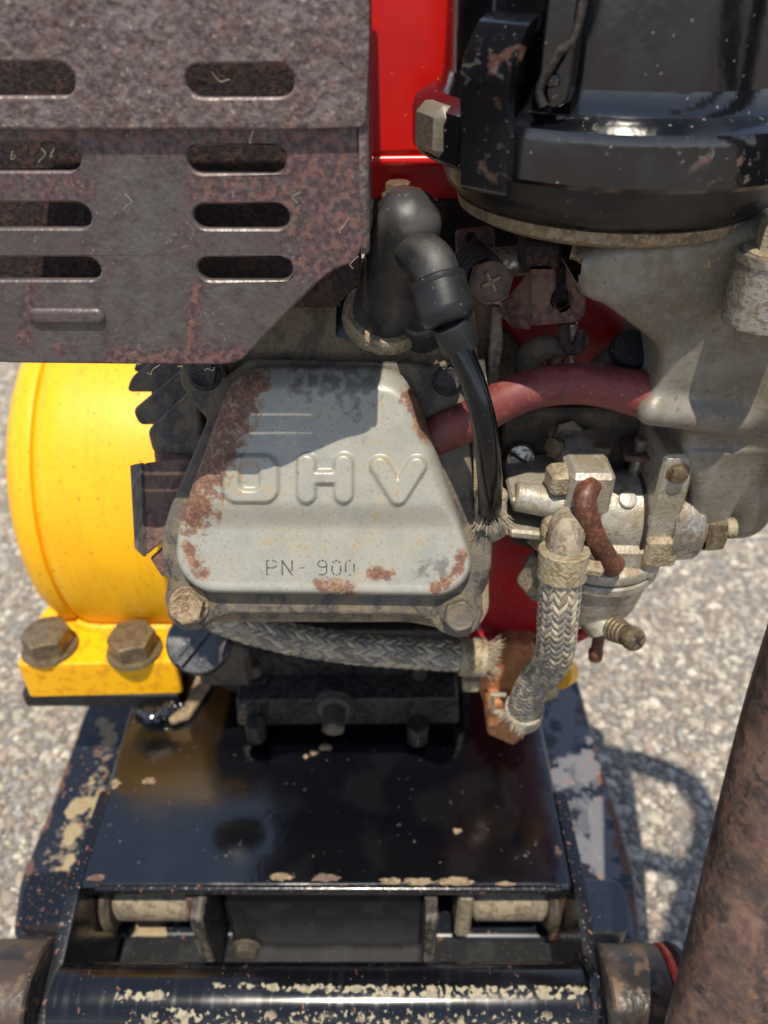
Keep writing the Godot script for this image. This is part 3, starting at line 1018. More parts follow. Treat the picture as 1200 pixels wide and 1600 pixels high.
func build_deck() -> void:
	var outline := rounded([Vector2(-0.14901, -0.02563), Vector2(0.09257, -0.02594), Vector2(0.09287, 0.07501), Vector2(0.08756, 0.16458), Vector2(-0.14973, 0.16458), Vector2(-0.15191, 0.08116)], 0.003)
	var deck := part("engine_deck", commit(face_y(0.134) * slab(outline, 0.006, 0.0028, [], 3)), mats["black_deck"], null, "glossy black engine deck flecked with mud")
	part("deck_side", commit(face_x(-0.1478) * slab(rounded([Vector2(-0.02, 0.13), Vector2(-0.02, 0.066), Vector2(0.25, 0.066), Vector2(0.25, 0.13)], 0.004), 0.004, 0.0008)), mats["black_gloss"], deck)
	part("deck_side", commit(face_x(0.0935) * slab(rounded([Vector2(-0.02, 0.13), Vector2(-0.02, 0.066), Vector2(0.25, 0.066), Vector2(0.25, 0.13)], 0.004), 0.004, 0.0008)), mats["rust_bracket"], deck)
	part("chipped_edge", commit(rod(Vector3(-0.140, 0.1322, 0.0252), Vector3(0.086, 0.1322, 0.0252), 0.0021, 0.0021, 0.0005, 12)), mats["black_chipped"], deck, "front edge with chipped paint")
	paint_chips(deck)
	var arm := rounded([Vector2(0.03, 0.05), Vector2(0.03, 0.1345), Vector2(-0.026, 0.1345), Vector2(-0.085, 0.117), Vector2(-0.12, 0.108), Vector2(-0.12, 0.06), Vector2(-0.06, 0.05)], 0.006)
	var left := part("frame_arm", commit(face_x(-0.1465) * slab(arm, 0.0065, 0.0016, [], 2)), mats["black_scraped"], null, "left arm of the deck frame, chipped black")
	var right := part("frame_arm", commit(face_x(0.0985) * slab(arm, 0.0065, 0.0016, [], 2)), mats["black_scraped"], null, "right arm of the deck frame, chipped black")
	part("weld_bead", commit(tube(smooth_path([Vector3(0.0925, 0.1, 0.0667 - 0.017), Vector3(0.0925, 0.117, 0.0667 - 0.0175), Vector3(0.0925, 0.134, 0.0667), Vector3(0.0925, 0.12, 0.0667 + 0.016)], 6), [0.0024], 8, true, 0.0006)), mats["black_scraped"], right)
	var axle := Vector3(0, 0.1148, 0.0676)
	part("cross_tube", flute(axle + Vector3(-0.1475, 0, 0), axle + Vector3(0.093, 0, 0), 0.0152), tube_paint(), null, "black cross tube with flaking paint")
	var sleeve := part("sleeve", commit(rod(axle + Vector3(0.0985, -0.001, 0), axle + Vector3(0.1265, -0.001, 0), 0.0232, 0.0232, 0.0012, 40)), mats["stub_worn"], null, "right rusty sleeve with an orange seal")
	part("seal", commit(rod(axle + Vector3(0.1265, -0.001, 0), axle + Vector3(0.1305, -0.001, 0), 0.0236, 0.0236, 0.0012, 40)), mats["orange_seal"], sleeve)
	part("end_cap", commit(rod(axle + Vector3(0.1305, -0.001, 0), axle + Vector3(0.1375, -0.001, 0), 0.0242, 0.0232, 0.002, 40)), mats["rust_dark"], sleeve)
	part("grease_boss", commit(rod(axle + Vector3(0.1135, 0, 0.0), axle + Vector3(0.1135, 0.004, 0.036), 0.0135, 0.0115, 0.002, 28)), mats["rust_bracket"], sleeve)
	var other := part("sleeve", commit(rod(axle + Vector3(-0.153, 0.002, 0), axle + Vector3(-0.26, 0.002, 0), 0.0238, 0.0238, 0.0012, 40)), mats["stub_worn"], null, "left rusty sleeve streaked with yellow paint")
	part("grease_boss", commit(rod(axle + Vector3(-0.178, 0, 0.0), axle + Vector3(-0.178, 0.006, 0.038), 0.015, 0.013, 0.003, 28)), mats["rust_bracket"], other)
	# weld and strap where the belt guard meets the deck
	part("weld_bead", commit(tube(smooth_path([Vector3(-0.14664, 0.136, -0.08142), Vector3(-0.13747, 0.137, -0.07586), Vector3(-0.12795, 0.137, -0.07869), Vector3(-0.11847, 0.136, -0.08335)], 6), [0.003, 0.005, 0.0055, 0.003], 12, true, 0.0012)), mats["black_gloss"], deck)
	part("dusty_strap", commit(face_y(0.139) * slab(rounded([Vector2(-0.11405, 0.11862), Vector2(-0.10533, 0.10168), Vector2(-0.10864, 0.09008), Vector2(-0.11387, 0.07423), Vector2(-0.12332, 0.0696), Vector2(-0.12618, 0.07237), Vector2(-0.1181, 0.08373), Vector2(-0.11579, 0.10687)], 0.002), 0.003, 0.0006)), mats["dirt"], deck)


func tube_paint() -> StandardMaterial3D:
	# worn through along the top, chipped below
	var size := Vector2i(1024, 400)
	var rows := [[0.42, 0.262, 0.97, 0.268, 0.014, 0.92], [0.3, 0.25, 0.42, 0.255, 0.012, 0.72], [0.6, 0.285, 0.95, 0.29, 0.012, 0.72], [0.14, 0.29, 0.2, 0.29, 0.018, 0.85], [0.2, 0.40, 0.9, 0.41, 0.05, 0.42], [0.24, 0.36, 0.27, 0.38, 0.02, 0.95]]
	var blobs := {"worn": []}
	for q in rows:
		blobs["worn"].append([Vector2(q[0], q[1]), Vector2(q[2], q[3]), q[4], q[5]])
	var masks := wear_masks(blobs, size, func(f: Vector2) -> Vector2: return f)
	var m := StandardMaterial3D.new()
	m.resource_name = "tube_paint"
	var tex := ImageTexture.create_from_image(paint_layers(size, rgb(13, 14, 18), 0.16, [["big", 0.5, 1.0, rgb(24, 25, 30), 0.24, 0.7], ["streak", 0.6, 1.0, rgb(30, 31, 36), 0.3, 0.5], ["fine", 0.5, 0.58, rgb(172, 160, 130), 0.8, 0.9, "worn"], ["mid", 0.5, 0.7, rgb(158, 146, 118), 0.8, 0.8, "worn"], ["speck", 0.985, 0.992, rgb(126, 78, 58), 0.85, 0.95], ["dot", 0.96, 0.985, rgb(170, 162, 150), 0.8, 0.8]], masks))
	m.albedo_texture = tex
	m.roughness = 1.0
	m.roughness_texture = tex
	m.roughness_texture_channel = BaseMaterial3D.TEXTURE_CHANNEL_ALPHA
	return m


func paint_chips(parent: Node) -> void:
	# scabs of rust and bare filler along the deck's front lip
	for q in [[Vector3(-0.05012, 0.1342, 0.02032), 0.007, 0.0022, "dirt"], [Vector3(-0.02878, 0.1342, 0.02096), 0.008, 0.0026, "rust_bracket"], [Vector3(0.00312, 0.1342, 0.02224), 0.006, 0.0018, "dirt"], [Vector3(0.01715, 0.1342, 0.02256), 0.009, 0.0022, "dirt"], [Vector3(0.03429, 0.1342, 0.02256), 0.010, 0.0024, "dirt"], [Vector3(-0.14078, 0.1342, 0.02096), 0.005, 0.0022, "rust_bracket"], [Vector3(0.08764, 0.1342, 0.00705), 0.002, 0.003, "rust_bracket"], [Vector3(0.05907, 0.1342, 0.02384), 0.006, 0.0014, "dirt"]]:
		var p := PackedVector2Array()
		for k in 22:
			var g := TAU * k / 22
			p.append(Vector2(cos(g) * q[1], sin(g) * q[2]) * rng.randf_range(0.6, 1.05))
		part("paint_chip", commit(Transform3D(Basis.IDENTITY, q[0]) * Transform3D(face_y(0.0).basis, Vector3.ZERO) * slab(p, 0.0006, 0.0001)), mats[q[3]], parent)


func build_roll_tube() -> void:
	var path := smooth_path([Vector3(0.104, 0.012, 0.168), Vector3(0.1315, 0.158, 0.0968), Vector3(0.152, 0.28, 0.037), Vector3(0.159, 0.37, 0.022), Vector3(0.163, 0.46, 0.05)], 8)
	var o := part("roll_tube", commit(tube(path, [0.0200, 0.0198, 0.0196, 0.018, 0.014], 36)), mats["rust_tube"], null, "thick rusty tube of the guard frame, paint mostly gone")
	# the tube goes on above the picture as the operator's bent handle
	var handle := part("handle_bar", commit(tube(smooth_path([Vector3(0.162, 0.445, 0.044), Vector3(0.15495, 0.56, 0.06857), Vector3(0.18644, 0.62, 0.09729), Vector3(0.21074, 0.68, 0.13479), Vector3(0.214, 0.72, 0.18299), Vector3(0.1951, 0.72, 0.21837), Vector3(0.17379, 0.68, 0.2409), Vector3(0.15981, 0.62, 0.2444)], 8), [0.013, 0.010, 0.010, 0.011], 20)), mats["rust_tube"], o)
	part("handle_stay", commit(tube(smooth_path([Vector3(0.16, 0.40, 0.03), Vector3(0.14377, 0.55, 0.13392), Vector3(0.16585, 0.62, 0.17192), Vector3(0.19501, 0.71, 0.21809)], 7), [0.008], 14)), mats["rust_tube"], handle)
	part("tube_foot", commit(Transform3D(Basis.IDENTITY, Vector3(0.103, 0.007, 0.17)) * box(Vector3(0.075, 0.012, 0.07), 0.002)), mats["rust_tube"], o)


# ------------------------------------------------------------------ yellow belt guard

func build_belt_guard() -> void:
	var center := Vector3(0, 0.225, -0.208)
	var drum := hub("belt_guard", "yellow drum-shaped belt guard bolted to a yellow foot")
	var x := Transform3D(Basis(Vector3.UP, Vector3.BACK, Vector3.RIGHT), center)
	part("drum", commit(x * lathe([Vector2(0, -0.1925), Vector2(0.07, -0.192), Vector2(0.088, -0.191), Vector2(0.097, -0.1885), Vector2(0.1025, -0.184), Vector2(0.1052, -0.178), Vector2(0.106, -0.170), Vector2(0.106, -0.1), Vector2(0.103, -0.095), Vector2(0.05, -0.09), Vector2(0, -0.09)], 96), 50.0), mats["yellow"], drum)
	part("drum_flange", commit(x * lathe([Vector2(0, -0.213), Vector2(0.04, -0.2125), Vector2(0.07, -0.2105), Vector2(0.088, -0.2065), Vector2(0.0975, -0.201), Vector2(0.102, -0.194), Vector2(0.1015, -0.1875), Vector2(0.098, -0.1855), Vector2(0, -0.1855)], 96), 50.0), mats["yellow"], drum)
	part("foot_fillet", commit(tube(PackedVector3Array([Vector3(-0.186, 0.1705, -0.118), Vector3(-0.175, 0.1695, -0.1155), Vector3(-0.12, 0.1695, -0.1155)]), [0.003, 0.0045, 0.0045], 14)), mats["yellow_dirty"], drum)
	part("foot", commit(face_y(0.17) * slab(rounded([Vector2(-0.21067, 0.0846), Vector2(-0.11972, 0.08755), Vector2(-0.13081, 0.12562), Vector2(-0.14026, 0.14429), Vector2(-0.20021, 0.14731), Vector2(-0.20816, 0.14429), Vector2(-0.21214, 0.12393)], 0.003), 0.0265, 0.0012, [], 2)), mats["yellow_dirty"], drum)
	part("rubber_pad", commit(face_y(0.1432) * slab(rounded([Vector2(-0.2157, 0.08599), Vector2(-0.12174, 0.08599), Vector2(-0.14711, 0.16743), Vector2(-0.22415, 0.16743)], 0.002), 0.010, 0.0008)), mats["rubber"], drum)
	for q in [Vector3(-0.19581, 0.17, -0.09865), Vector3(-0.14553, 0.17, -0.09609)]:
		var washer := part("washer", commit(standing(q.x, q.z) * lathe([Vector2(0, 0.17), Vector2(0.0158, 0.17), Vector2(0.0162, 0.1708), Vector2(0.0156, 0.1724), Vector2(0, 0.1724)], 36)), mats["steel_bolt"], drum)
		part("bolt", commit(Transform3D(Basis.IDENTITY, Vector3(q.x, 0.1724, q.z)) * axis_frame(Vector3.ZERO, Vector3.UP) * hex_head(0.0138, 0.0115)), mats["steel_bolt"], drum)


# ------------------------------------------------------------------ engine block and cylinder head

func build_engine_body() -> void:
	var case_ := hub("crankcase", "dark dusty crankcase behind the cylinder head")
	part("case_body", commit(Transform3D(Basis.IDENTITY, Vector3(-0.015, 0.225, -0.17)) * box(Vector3(0.14, 0.16, 0.15), 0.012)), mats["dark_oily"], case_)
	part("case_front", commit(face_z(-0.082) * slab(rounded([Vector2(-0.09362, 0.19325), Vector2(-0.05595, 0.20063), Vector2(0.03497, 0.20063), Vector2(0.04802, 0.18825), Vector2(0.05178, 0.14841), Vector2(-0.09005, 0.14841), Vector2(-0.10243, 0.16217)], 0.005), 0.05, 0.003, [], 2)), mats["dark_oily"], case_)
	part("case_rib", commit(Transform3D(Basis.IDENTITY, Vector3(-0.08918, 0.17759, -0.08)) * box(Vector3(0.03, 0.03, 0.012), 0.003)), mats["grime"], case_)
	# mounting rail with studs, nuts and the oil drain plug
	var rail := part("mounting_rail", commit(face_z(-0.064) * slab(rounded([Vector2(-0.0824, 0.16459), Vector2(0.04108, 0.16672), Vector2(0.04308, 0.14429), Vector2(-0.08343, 0.14259)], 0.002), 0.05, 0.0012, [], 2)), mats["dark_oily"], null, "dark flat mounting rail under the engine")
	for q in [Vector3(-0.07334, 0.158, -0.08184), Vector3(0.0203, 0.158, -0.07992)]:
		bolt("nut", q, Vector3.UP, 0.0085, 0.008, "steel_dark", rail, 0.0105)
		part("stud", commit(rod(q, q + Vector3(0, 0.017, 0), 0.0042)), mats["grime"], rail)
	for q in [Vector3(-0.07203, 0.15346, -0.058), Vector3(0.01896, 0.15125, -0.058)]:
		part("stud_end", commit(rod(q, q - Vector3(0, 0.013, 0), 0.0058)), mats["steel_dark"], rail)
	var plug := Vector3(-0.02731, 0.16418, -0.063)
	part("drain_washer", commit(rod(plug, plug + Vector3(0, 0.0005, 0.004), 0.0112)), mats["steel_dark"], rail)
	part("drain_collar", commit(rod(plug, plug + Vector3(0, 0.0005, 0.0065), 0.0092)), mats["grime"], rail)
	bolt("drain_plug", plug + Vector3(0, 0, 0.006), Vector3(0, -0.1, 1), 0.0066, 0.012, "steel_dark", rail)
	var cap_ := part("filler_cap", commit(axis_frame(Vector3(-0.09178, 0.22442, -0.05), Vector3(0.1, 0.75, 0.6)) * lathe([Vector2(0, -0.012), Vector2(0.0155, -0.012), Vector2(0.016, -0.010), Vector2(0.016, -0.001), Vector2(0.015, 0), Vector2(0, 0)], 36)), mats["black_gloss"], null, "small black filler cap half hidden under the valve cover")
	part("cap_grip", commit(axis_frame(Vector3(-0.09178, 0.22442, -0.05), Vector3(0.1, 0.75, 0.6)) * Transform3D(Basis(Vector3.BACK, 0.8), Vector3(0, 0, -0.003)) * box(Vector3(0.03, 0.005, 0.010), 0.001)), mats["black_gloss"], cap_)

	var head := hub("cylinder_head", "dusty cast cylinder head around the valve cover")
	var body := rounded([Vector2(-0.04704, 0.03419), Vector2(-0.04847, 0.04674), Vector2(-0.02027, 0.06806), Vector2(0.00271, 0.07866), Vector2(0.04368, 0.0791), Vector2(0.05335, 0.07249), Vector2(0.05522, 0.04334), Vector2(0.05671, 0.01096), Vector2(0.06017, -0.02249), Vector2(0.0612, -0.05079), Vector2(0.05624, -0.05906), Vector2(0.04283, -0.05805), Vector2(0.03065, -0.05554), Vector2(-0.03986, -0.05554), Vector2(-0.05204, -0.05605), Vector2(-0.05967, -0.05204), Vector2(-0.05813, -0.03716), Vector2(-0.06006, -0.02492), Vector2(-0.04704, 0.00625), Vector2(-0.04091, 0.02148)], 0.003)
	var well := rounded([Vector2(0.00431, 0.07866), Vector2(0.03003, 0.07866), Vector2(0.032, 0.05059), Vector2(0.00337, 0.05014)], 0.002)
	part("head_casting", commit(face_h(-0.020) * slab(body, 0.016, 0.002, [], 2)), mats["dust_metal"], head)
	part("head_back", commit(face_h(-0.0362) * slab(rounded([Vector2(-0.04517, 0.04426), Vector2(-0.02027, 0.06568), Vector2(0.05232, 0.07272), Vector2(0.05699, 0.01005), Vector2(0.05683, -0.0565), Vector2(-0.04823, -0.05387), Vector2(-0.05755, -0.02785), Vector2(-0.04243, 0.01253)], 0.006), 0.075, 0.004, [], 2)), mats["grime"], head)
	var flange := rounded([Vector2(-0.05097, 0.03396), Vector2(-0.04692, 0.02727), Vector2(-0.04167, 0.02165), Vector2(-0.04683, 0.01033), Vector2(-0.05602, -0.00923), Vector2(-0.05967, -0.01974), Vector2(-0.05998, -0.02752), Vector2(-0.05772, -0.03512), Vector2(-0.05969, -0.0435), Vector2(-0.05836, -0.05147), Vector2(-0.05313, -0.05633), Vector2(-0.0465, -0.0556), Vector2(-0.04119, -0.05147), Vector2(-0.03502, -0.04953), Vector2(0.03033, -0.05001), Vector2(0.03693, -0.05195), Vector2(0.04215, -0.05681), Vector2(0.04879, -0.05901), Vector2(0.05488, -0.05633), Vector2(0.0576, -0.05001), Vector2(0.05648, -0.0399), Vector2(0.06008, -0.03274), Vector2(0.06036, -0.02327), Vector2(0.05798, -0.01974), Vector2(0.05367, -0.01155), Vector2(0.05166, 0.01374), Vector2(0.04968, 0.02503), Vector2(0.05138, 0.03218), Vector2(0.04969, 0.03951), Vector2(0.04336, 0.04282), Vector2(0.0371, 0.04017), Vector2(0.0299, 0.04172), Vector2(-0.02619, 0.04282), Vector2(-0.03489, 0.03663), Vector2(-0.03632, 0.04172), Vector2(-0.04003, 0.04502), Vector2(-0.04677, 0.04458), Vector2(-0.05099, 0.03951)], 0.0016, 3)
	part("head_flange", commit(face_h(-0.011) * slab(flange, 0.0088, 0.0014, [], 3)), mats["flange_grey"], head)
	# spark plug well and seat
	part("plug_well", commit(face_h(-0.0194) * slab(rounded([Vector2(0.00429, 0.07196), Vector2(0.00955, 0.07504), Vector2(0.03002, 0.0757), Vector2(0.03198, 0.05122), Vector2(0.00341, 0.05054)], 0.002), 0.0004, 0.0001)), mats["black_deck"], head)
	for q in [[Vector3(-0.06295, 0.38026, -0.02704), 0.00583, 0.003, "steel_dark"], [Vector3(0.02228, 0.37831, -0.026), 0.00539, 0.005, "steel_dark"], [Vector3(-0.07127, 0.30685, 0.01199), 0.00725, 0.0045, "dirt"], [Vector3(0.02724, 0.3043, 0.01335), 0.00679, 0.005, "flange_grey"]]:
		part("cover_bolt", commit(axis_frame(q[0], head_frame.basis.z) * hex_head(q[1] * 0.86, q[2], q[1], 0.001, 0.0006)), mats[q[3]], head)
	part("casting_bolt", commit(axis_frame(Vector3(-0.02473, 0.40214, -0.04909), head_frame.basis.z) * hex_head(0.0055, 0.003, 0.007)), mats["dust_metal"], head)
	# cooling fins at the left and the bent tin plate below them
	var fins := [[-0.031, rounded([Vector2(-0.0677, 0.00838), Vector2(-0.06953, 0.01715), Vector2(-0.04916, 0.03542), Vector2(-0.04768, 0.00667)], 0.0025)], [-0.040, rounded([Vector2(-0.07547, 0.01884), Vector2(-0.0777, 0.02482), Vector2(-0.05606, 0.04205), Vector2(-0.05435, 0.01984)], 0.0025)], [-0.049, rounded([Vector2(-0.08287, 0.03188), Vector2(-0.08054, 0.03796), Vector2(-0.06053, 0.0525), Vector2(-0.05615, 0.03188)], 0.0025)], [-0.058, rounded([Vector2(-0.0831, 0.04035), Vector2(-0.08024, 0.04552), Vector2(-0.06016, 0.0558), Vector2(-0.05817, 0.03775)], 0.0025)]]
	for f in fins:
		part("cooling_fin", commit(face_h(f[0]) * slab(f[1], 0.0042, 0.0016, [], 3)), mats["flange_grey"], head)
	part("cylinder_wall", commit(face_h(-0.05) * slab(rounded([Vector2(-0.07369, 0.03749), Vector2(-0.05321, 0.05008), Vector2(-0.04938, 0.00926), Vector2(-0.05866, -0.03311), Vector2(-0.06811, -0.01704), Vector2(-0.07355, 0.00405)], 0.004), 0.05, 0.003)), mats["rust_bracket"], head)
	var tin := part("tin_deflector", commit(face_h(-0.026) * slab(rounded([Vector2(-0.06973, 0.00484), Vector2(-0.05495, 0.00677), Vector2(-0.05017, 0.00581), Vector2(-0.05643, -0.01366), Vector2(-0.06268, -0.02403), Vector2(-0.07029, -0.0305)], 0.0012), 0.0012, 0.0004)), mats["rust_bracket"], null, "bent grey tin plate beside the cylinder head")
	part("folded_edge", commit(slab_between(Vector3(-0.09716, 0.33953, -0.03166), Vector3(-0.09034, 0.3448, -0.02517), Vector3(-0.09092, 0.31318, -0.00836), Vector3(-0.09687, 0.31083, -0.0164), 0.0012)), mats["streaked"], tin)
	part("lower_tab", commit(face_h(-0.03) * slab(rounded([Vector2(-0.0701, -0.03231), Vector2(-0.06288, -0.02574), Vector2(-0.06197, -0.0407), Vector2(-0.06591, -0.03942)], 0.001), 0.0012, 0.0004)), mats["rust_bracket"], tin)


func slab_between(a: Vector3, b: Vector3, c: Vector3, d: Vector3, thick: float) -> PackedVector3Array:
	# a flat plate with the corners a b c d (seen anticlockwise or clockwise)
	var n := (b - a).cross(d - a).normalized() * thick
	var t := PackedVector3Array()
	quad(t, a, b, c, d)
	quad(t, a - n, d - n, c - n, b - n)
	for e in [[a, b], [b, c], [c, d], [d, a]]:
		quad(t, e[1], e[0], e[0] - n, e[1] - n)
	return closed(t)


# ------------------------------------------------------------------ valve cover

func sd_poly(p: Vector2, q: PackedVector2Array) -> float:
	var d := INF
	var s := 1.0
	var j := q.size() - 1
	for i in q.size():
		var e := q[j] - q[i]
		var w := p - q[i]
		var b := w - e * clampf(w.dot(e) / e.length_squared(), 0, 1)
		d = minf(d, b.length_squared())
		var c1 := p.y >= q[i].y
		var c2 := p.y < q[j].y
		var c3 := e.x * w.y > e.y * w.x
		if (c1 and c2 and c3) or (not c1 and not c2 and not c3):
			s = -s
		j = i
	return s * sqrt(d)


func sd_line(p: Vector2, a: Vector2, b: Vector2) -> float:
	var ab := b - a
	return p.distance_to(a + ab * clampf((p - a).dot(ab) / ab.length_squared(), 0, 1))


func sd_pad(p: Vector2, h: Vector2, r: float) -> float:
	var q := p.abs() - h + Vector2(r, r)
	return Vector2(maxf(q.x, 0), maxf(q.y, 0)).length() + minf(maxf(q.x, q.y), 0.0) - r


func letter_distance(p: Vector2) -> float:
	# embossed letters O, H, V
	var d := INF
	var w := 0.00341
	var c := (Vector2(-0.03495, 0.0099) + Vector2(-0.01511, -0.00688)) / 2.0
	d = minf(d, maxf(sd_pad(p - c, (Vector2(-0.03495, 0.0099) - Vector2(-0.01511, -0.00688)).abs() / 2.0, 0.0052), -sd_pad(p - Vector2(-0.02516, 0.00243), (Vector2(-0.02845, 0.00683) - Vector2(-0.02185, -0.00199)).abs() / 2.0, 0.002)))
	for l in [[Vector2(-0.00563, 0.00683), Vector2(-0.00578, -0.00377), 1.0], [Vector2(0.0071, 0.00683), Vector2(0.00702, -0.00377), 1.0], [Vector2(-0.0057, 0.00199), Vector2(0.00706, 0.00199), 0.72], [Vector2(0.01939, 0.00595), Vector2(0.02578, -0.00421), 1.0], [Vector2(0.03212, 0.00595), Vector2(0.02578, -0.00421), 1.0]]:
		d = minf(d, sd_line(p, l[0], l[1]) - w * l[2])
	return d


var cover_outline := PackedVector2Array()

func cover_height(p: Vector2, d: float) -> float:
	# d: how far inside the rim
	var upper := smooth(Vector2(-0.10948, 0.02511).y, Vector2(-0.10851, 0.03901).y, p.y)
	var r := lerpf(0.0062, 0.0125, upper)
	var f := clampf(d / r, 0.0, 1.0)
	var h := -0.0105 + 0.0105 * pow(1.0 - pow(1.0 - f, 2.2), 0.5)
	# the lower part is set back behind a soft step
	var low := smooth(Vector2(-0.11164, -0.00599).y, Vector2(-0.11242, -0.01719).y, p.y)
	h -= 0.0034 * low * smooth(0.0, 0.006, d)
	if p.y > Vector2(-0.11192, -0.01001).y and p.y < Vector2(-0.11038, 0.01209).y:
		h += 0.0016 * smooth(0.0005, -0.0009, letter_distance(p))
	# dents of long use
	h += 0.00012 * sin(p.x * 190.0 + 1.0) * sin(p.y * 240.0)
	return h


func build_cover() -> void:
	var cover := hub("valve_cover", "grey pressed steel valve cover embossed OHV, spotted with rust")
	cover_outline = rounded([Vector2(-0.05407, -0.02837), Vector2(-0.05271, -0.01661), Vector2(-0.04786, -0.00338), Vector2(-0.03427, 0.03128), Vector2(-0.03028, 0.03727), Vector2(-0.02348, 0.04015), Vector2(0.01868, 0.03993), Vector2(0.02654, 0.03794), Vector2(0.03173, 0.03284), Vector2(0.0354, 0.02279), Vector2(0.05222, -0.02506), Vector2(0.05301, -0.03144), Vector2(0.04938, -0.03787), Vector2(0.04243, -0.04193), Vector2(-0.04309, -0.04074), Vector2(-0.04994, -0.0362)], 0.004, 4)
	var lo := Vector2(INF, INF)
	var hi := -lo
	for q in cover_outline:
		lo = lo.min(q)
		hi = hi.max(q)
	var cell := 0.00062
	lo -= Vector2.ONE * cell * 2.0
	var nx := int((hi.x - lo.x) / cell) + 4
	var ny := int((hi.y - lo.y) / cell) + 4
	var pos := PackedVector3Array()
	var uv := PackedVector2Array()
	var keep := PackedByteArray()
	keep.resize(nx * ny)
	var e := cell * 0.5
	for j in ny:
		for i in nx:
			var p := lo + Vector2(i, j) * cell
			var d := -sd_poly(p, cover_outline)
			if d < -cell * 1.45:
				pos.append(Vector3.ZERO)
				uv.append(Vector2.ZERO)
				continue
			if d < cell * 0.3:
				var g := Vector2(sd_poly(p + Vector2(e, 0), cover_outline) - sd_poly(p - Vector2(e, 0), cover_outline), sd_poly(p + Vector2(0, e), cover_outline) - sd_poly(p - Vector2(0, e), cover_outline)).normalized()
				p += g * d
				d = 0.0
			keep[j * nx + i] = 1
			pos.append(Vector3(p.x, p.y, cover_height(p, d)))
			uv.append(Vector2((p.x - lo.x) / (hi.x - lo.x), (hi.y - p.y) / (hi.y - lo.y)))
	var idx := PackedInt32Array()
	var sum := PackedVector3Array()
	sum.resize(pos.size())
	for j in ny - 1:
		for i in nx - 1:
			var a := j * nx + i
			for tri in [[a, a + nx + 1, a + 1], [a, a + nx, a + nx + 1]]:
				if keep[tri[0]] and keep[tri[1]] and keep[tri[2]]:
					var n := (pos[tri[2]] - pos[tri[0]]).cross(pos[tri[1]] - pos[tri[0]])
					if n.length_squared() < 1e-18:
						continue
					idx.append_array(PackedInt32Array(tri))
					for k in tri:
						sum[k] += n
	var used := PackedVector3Array()
	for n in sum:
		used.append(n.normalized() if n.length_squared() > 0.0 else Vector3.BACK)
	var arrays := []
	arrays.resize(Mesh.ARRAY_MAX)
	arrays[Mesh.ARRAY_VERTEX] = pos
	arrays[Mesh.ARRAY_NORMAL] = used
	arrays[Mesh.ARRAY_TEX_UV] = uv
	arrays[Mesh.ARRAY_INDEX] = idx
	var mesh := ArrayMesh.new()
	mesh.add_surface_from_arrays(Mesh.PRIMITIVE_TRIANGLES, arrays)
	var shell := part("cover_shell", mesh, cover_material(lo, hi), cover)
	shell.transform = head_frame
	# stamped characters, punched as short strokes
	var font := {"P": [[0, 0, 0, 6], [0, 6, 3, 6], [3, 6, 4, 5], [4, 5, 4, 4], [4, 4, 3, 3], [3, 3, 0, 3]], "N": [[0, 0, 0, 6], [0, 6, 4, 0], [4, 0, 4, 6]], "-": [[0, 3, 2, 3]], "9": [[0.3, 0.3, 2, 0], [2, 0, 3.4, 1], [3.4, 1, 3.4, 5], [3.4, 5, 2.4, 6], [2.4, 6, 1, 6], [1, 6, 0, 5], [0, 5, 0, 4], [0, 4, 1, 3.2], [1, 3.2, 3.4, 3.4]], "0": [[1, 0, 2.4, 0], [2.4, 0, 3.4, 1.2], [3.4, 1.2, 3.4, 4.8], [3.4, 4.8, 2.4, 6], [2.4, 6, 1, 6], [1, 6, 0, 4.8], [0, 4.8, 0, 1.2], [0, 1.2, 1, 0]]}
	var starts := [["P", Vector2(-0.02053, -0.03308)], ["N", Vector2(-0.0151, -0.03308)], ["-", Vector2(-0.00898, -0.03308)], ["9", Vector2(-0.00241, -0.03308)], ["0", Vector2(0.00257, -0.03308)], ["0", Vector2(0.00733, -0.03308)]]
	var marks := PackedVector3Array()
	var unit := 0.00088
	for s in starts:
		for l in font[s[0]]:
			var a: Vector2 = s[1] + Vector2(l[0], l[1]) * unit
			var b: Vector2 = s[1] + Vector2(l[2], l[3]) * unit
			var bits := maxi(1, int(a.distance_to(b) / 0.0007))
			for k in bits:
				if rng.randf() < 0.08 and s[0] != "-":
					continue
				var p := a.lerp(b, (k + 0.5) / bits)
				var z := cover_height(p, -sd_poly(p, cover_outline))
				marks.append_array(Transform3D(Basis(Vector3.BACK, (b - a).angle()), Vector3(p.x, p.y, z - 0.00008)) * box(Vector3(0.00078, rng.randf_range(0.0004, 0.0006), 0.0003), 0.00005))
	part("stamped_lettering", commit(head_frame * marks), mats["stamp_ink"], cover)


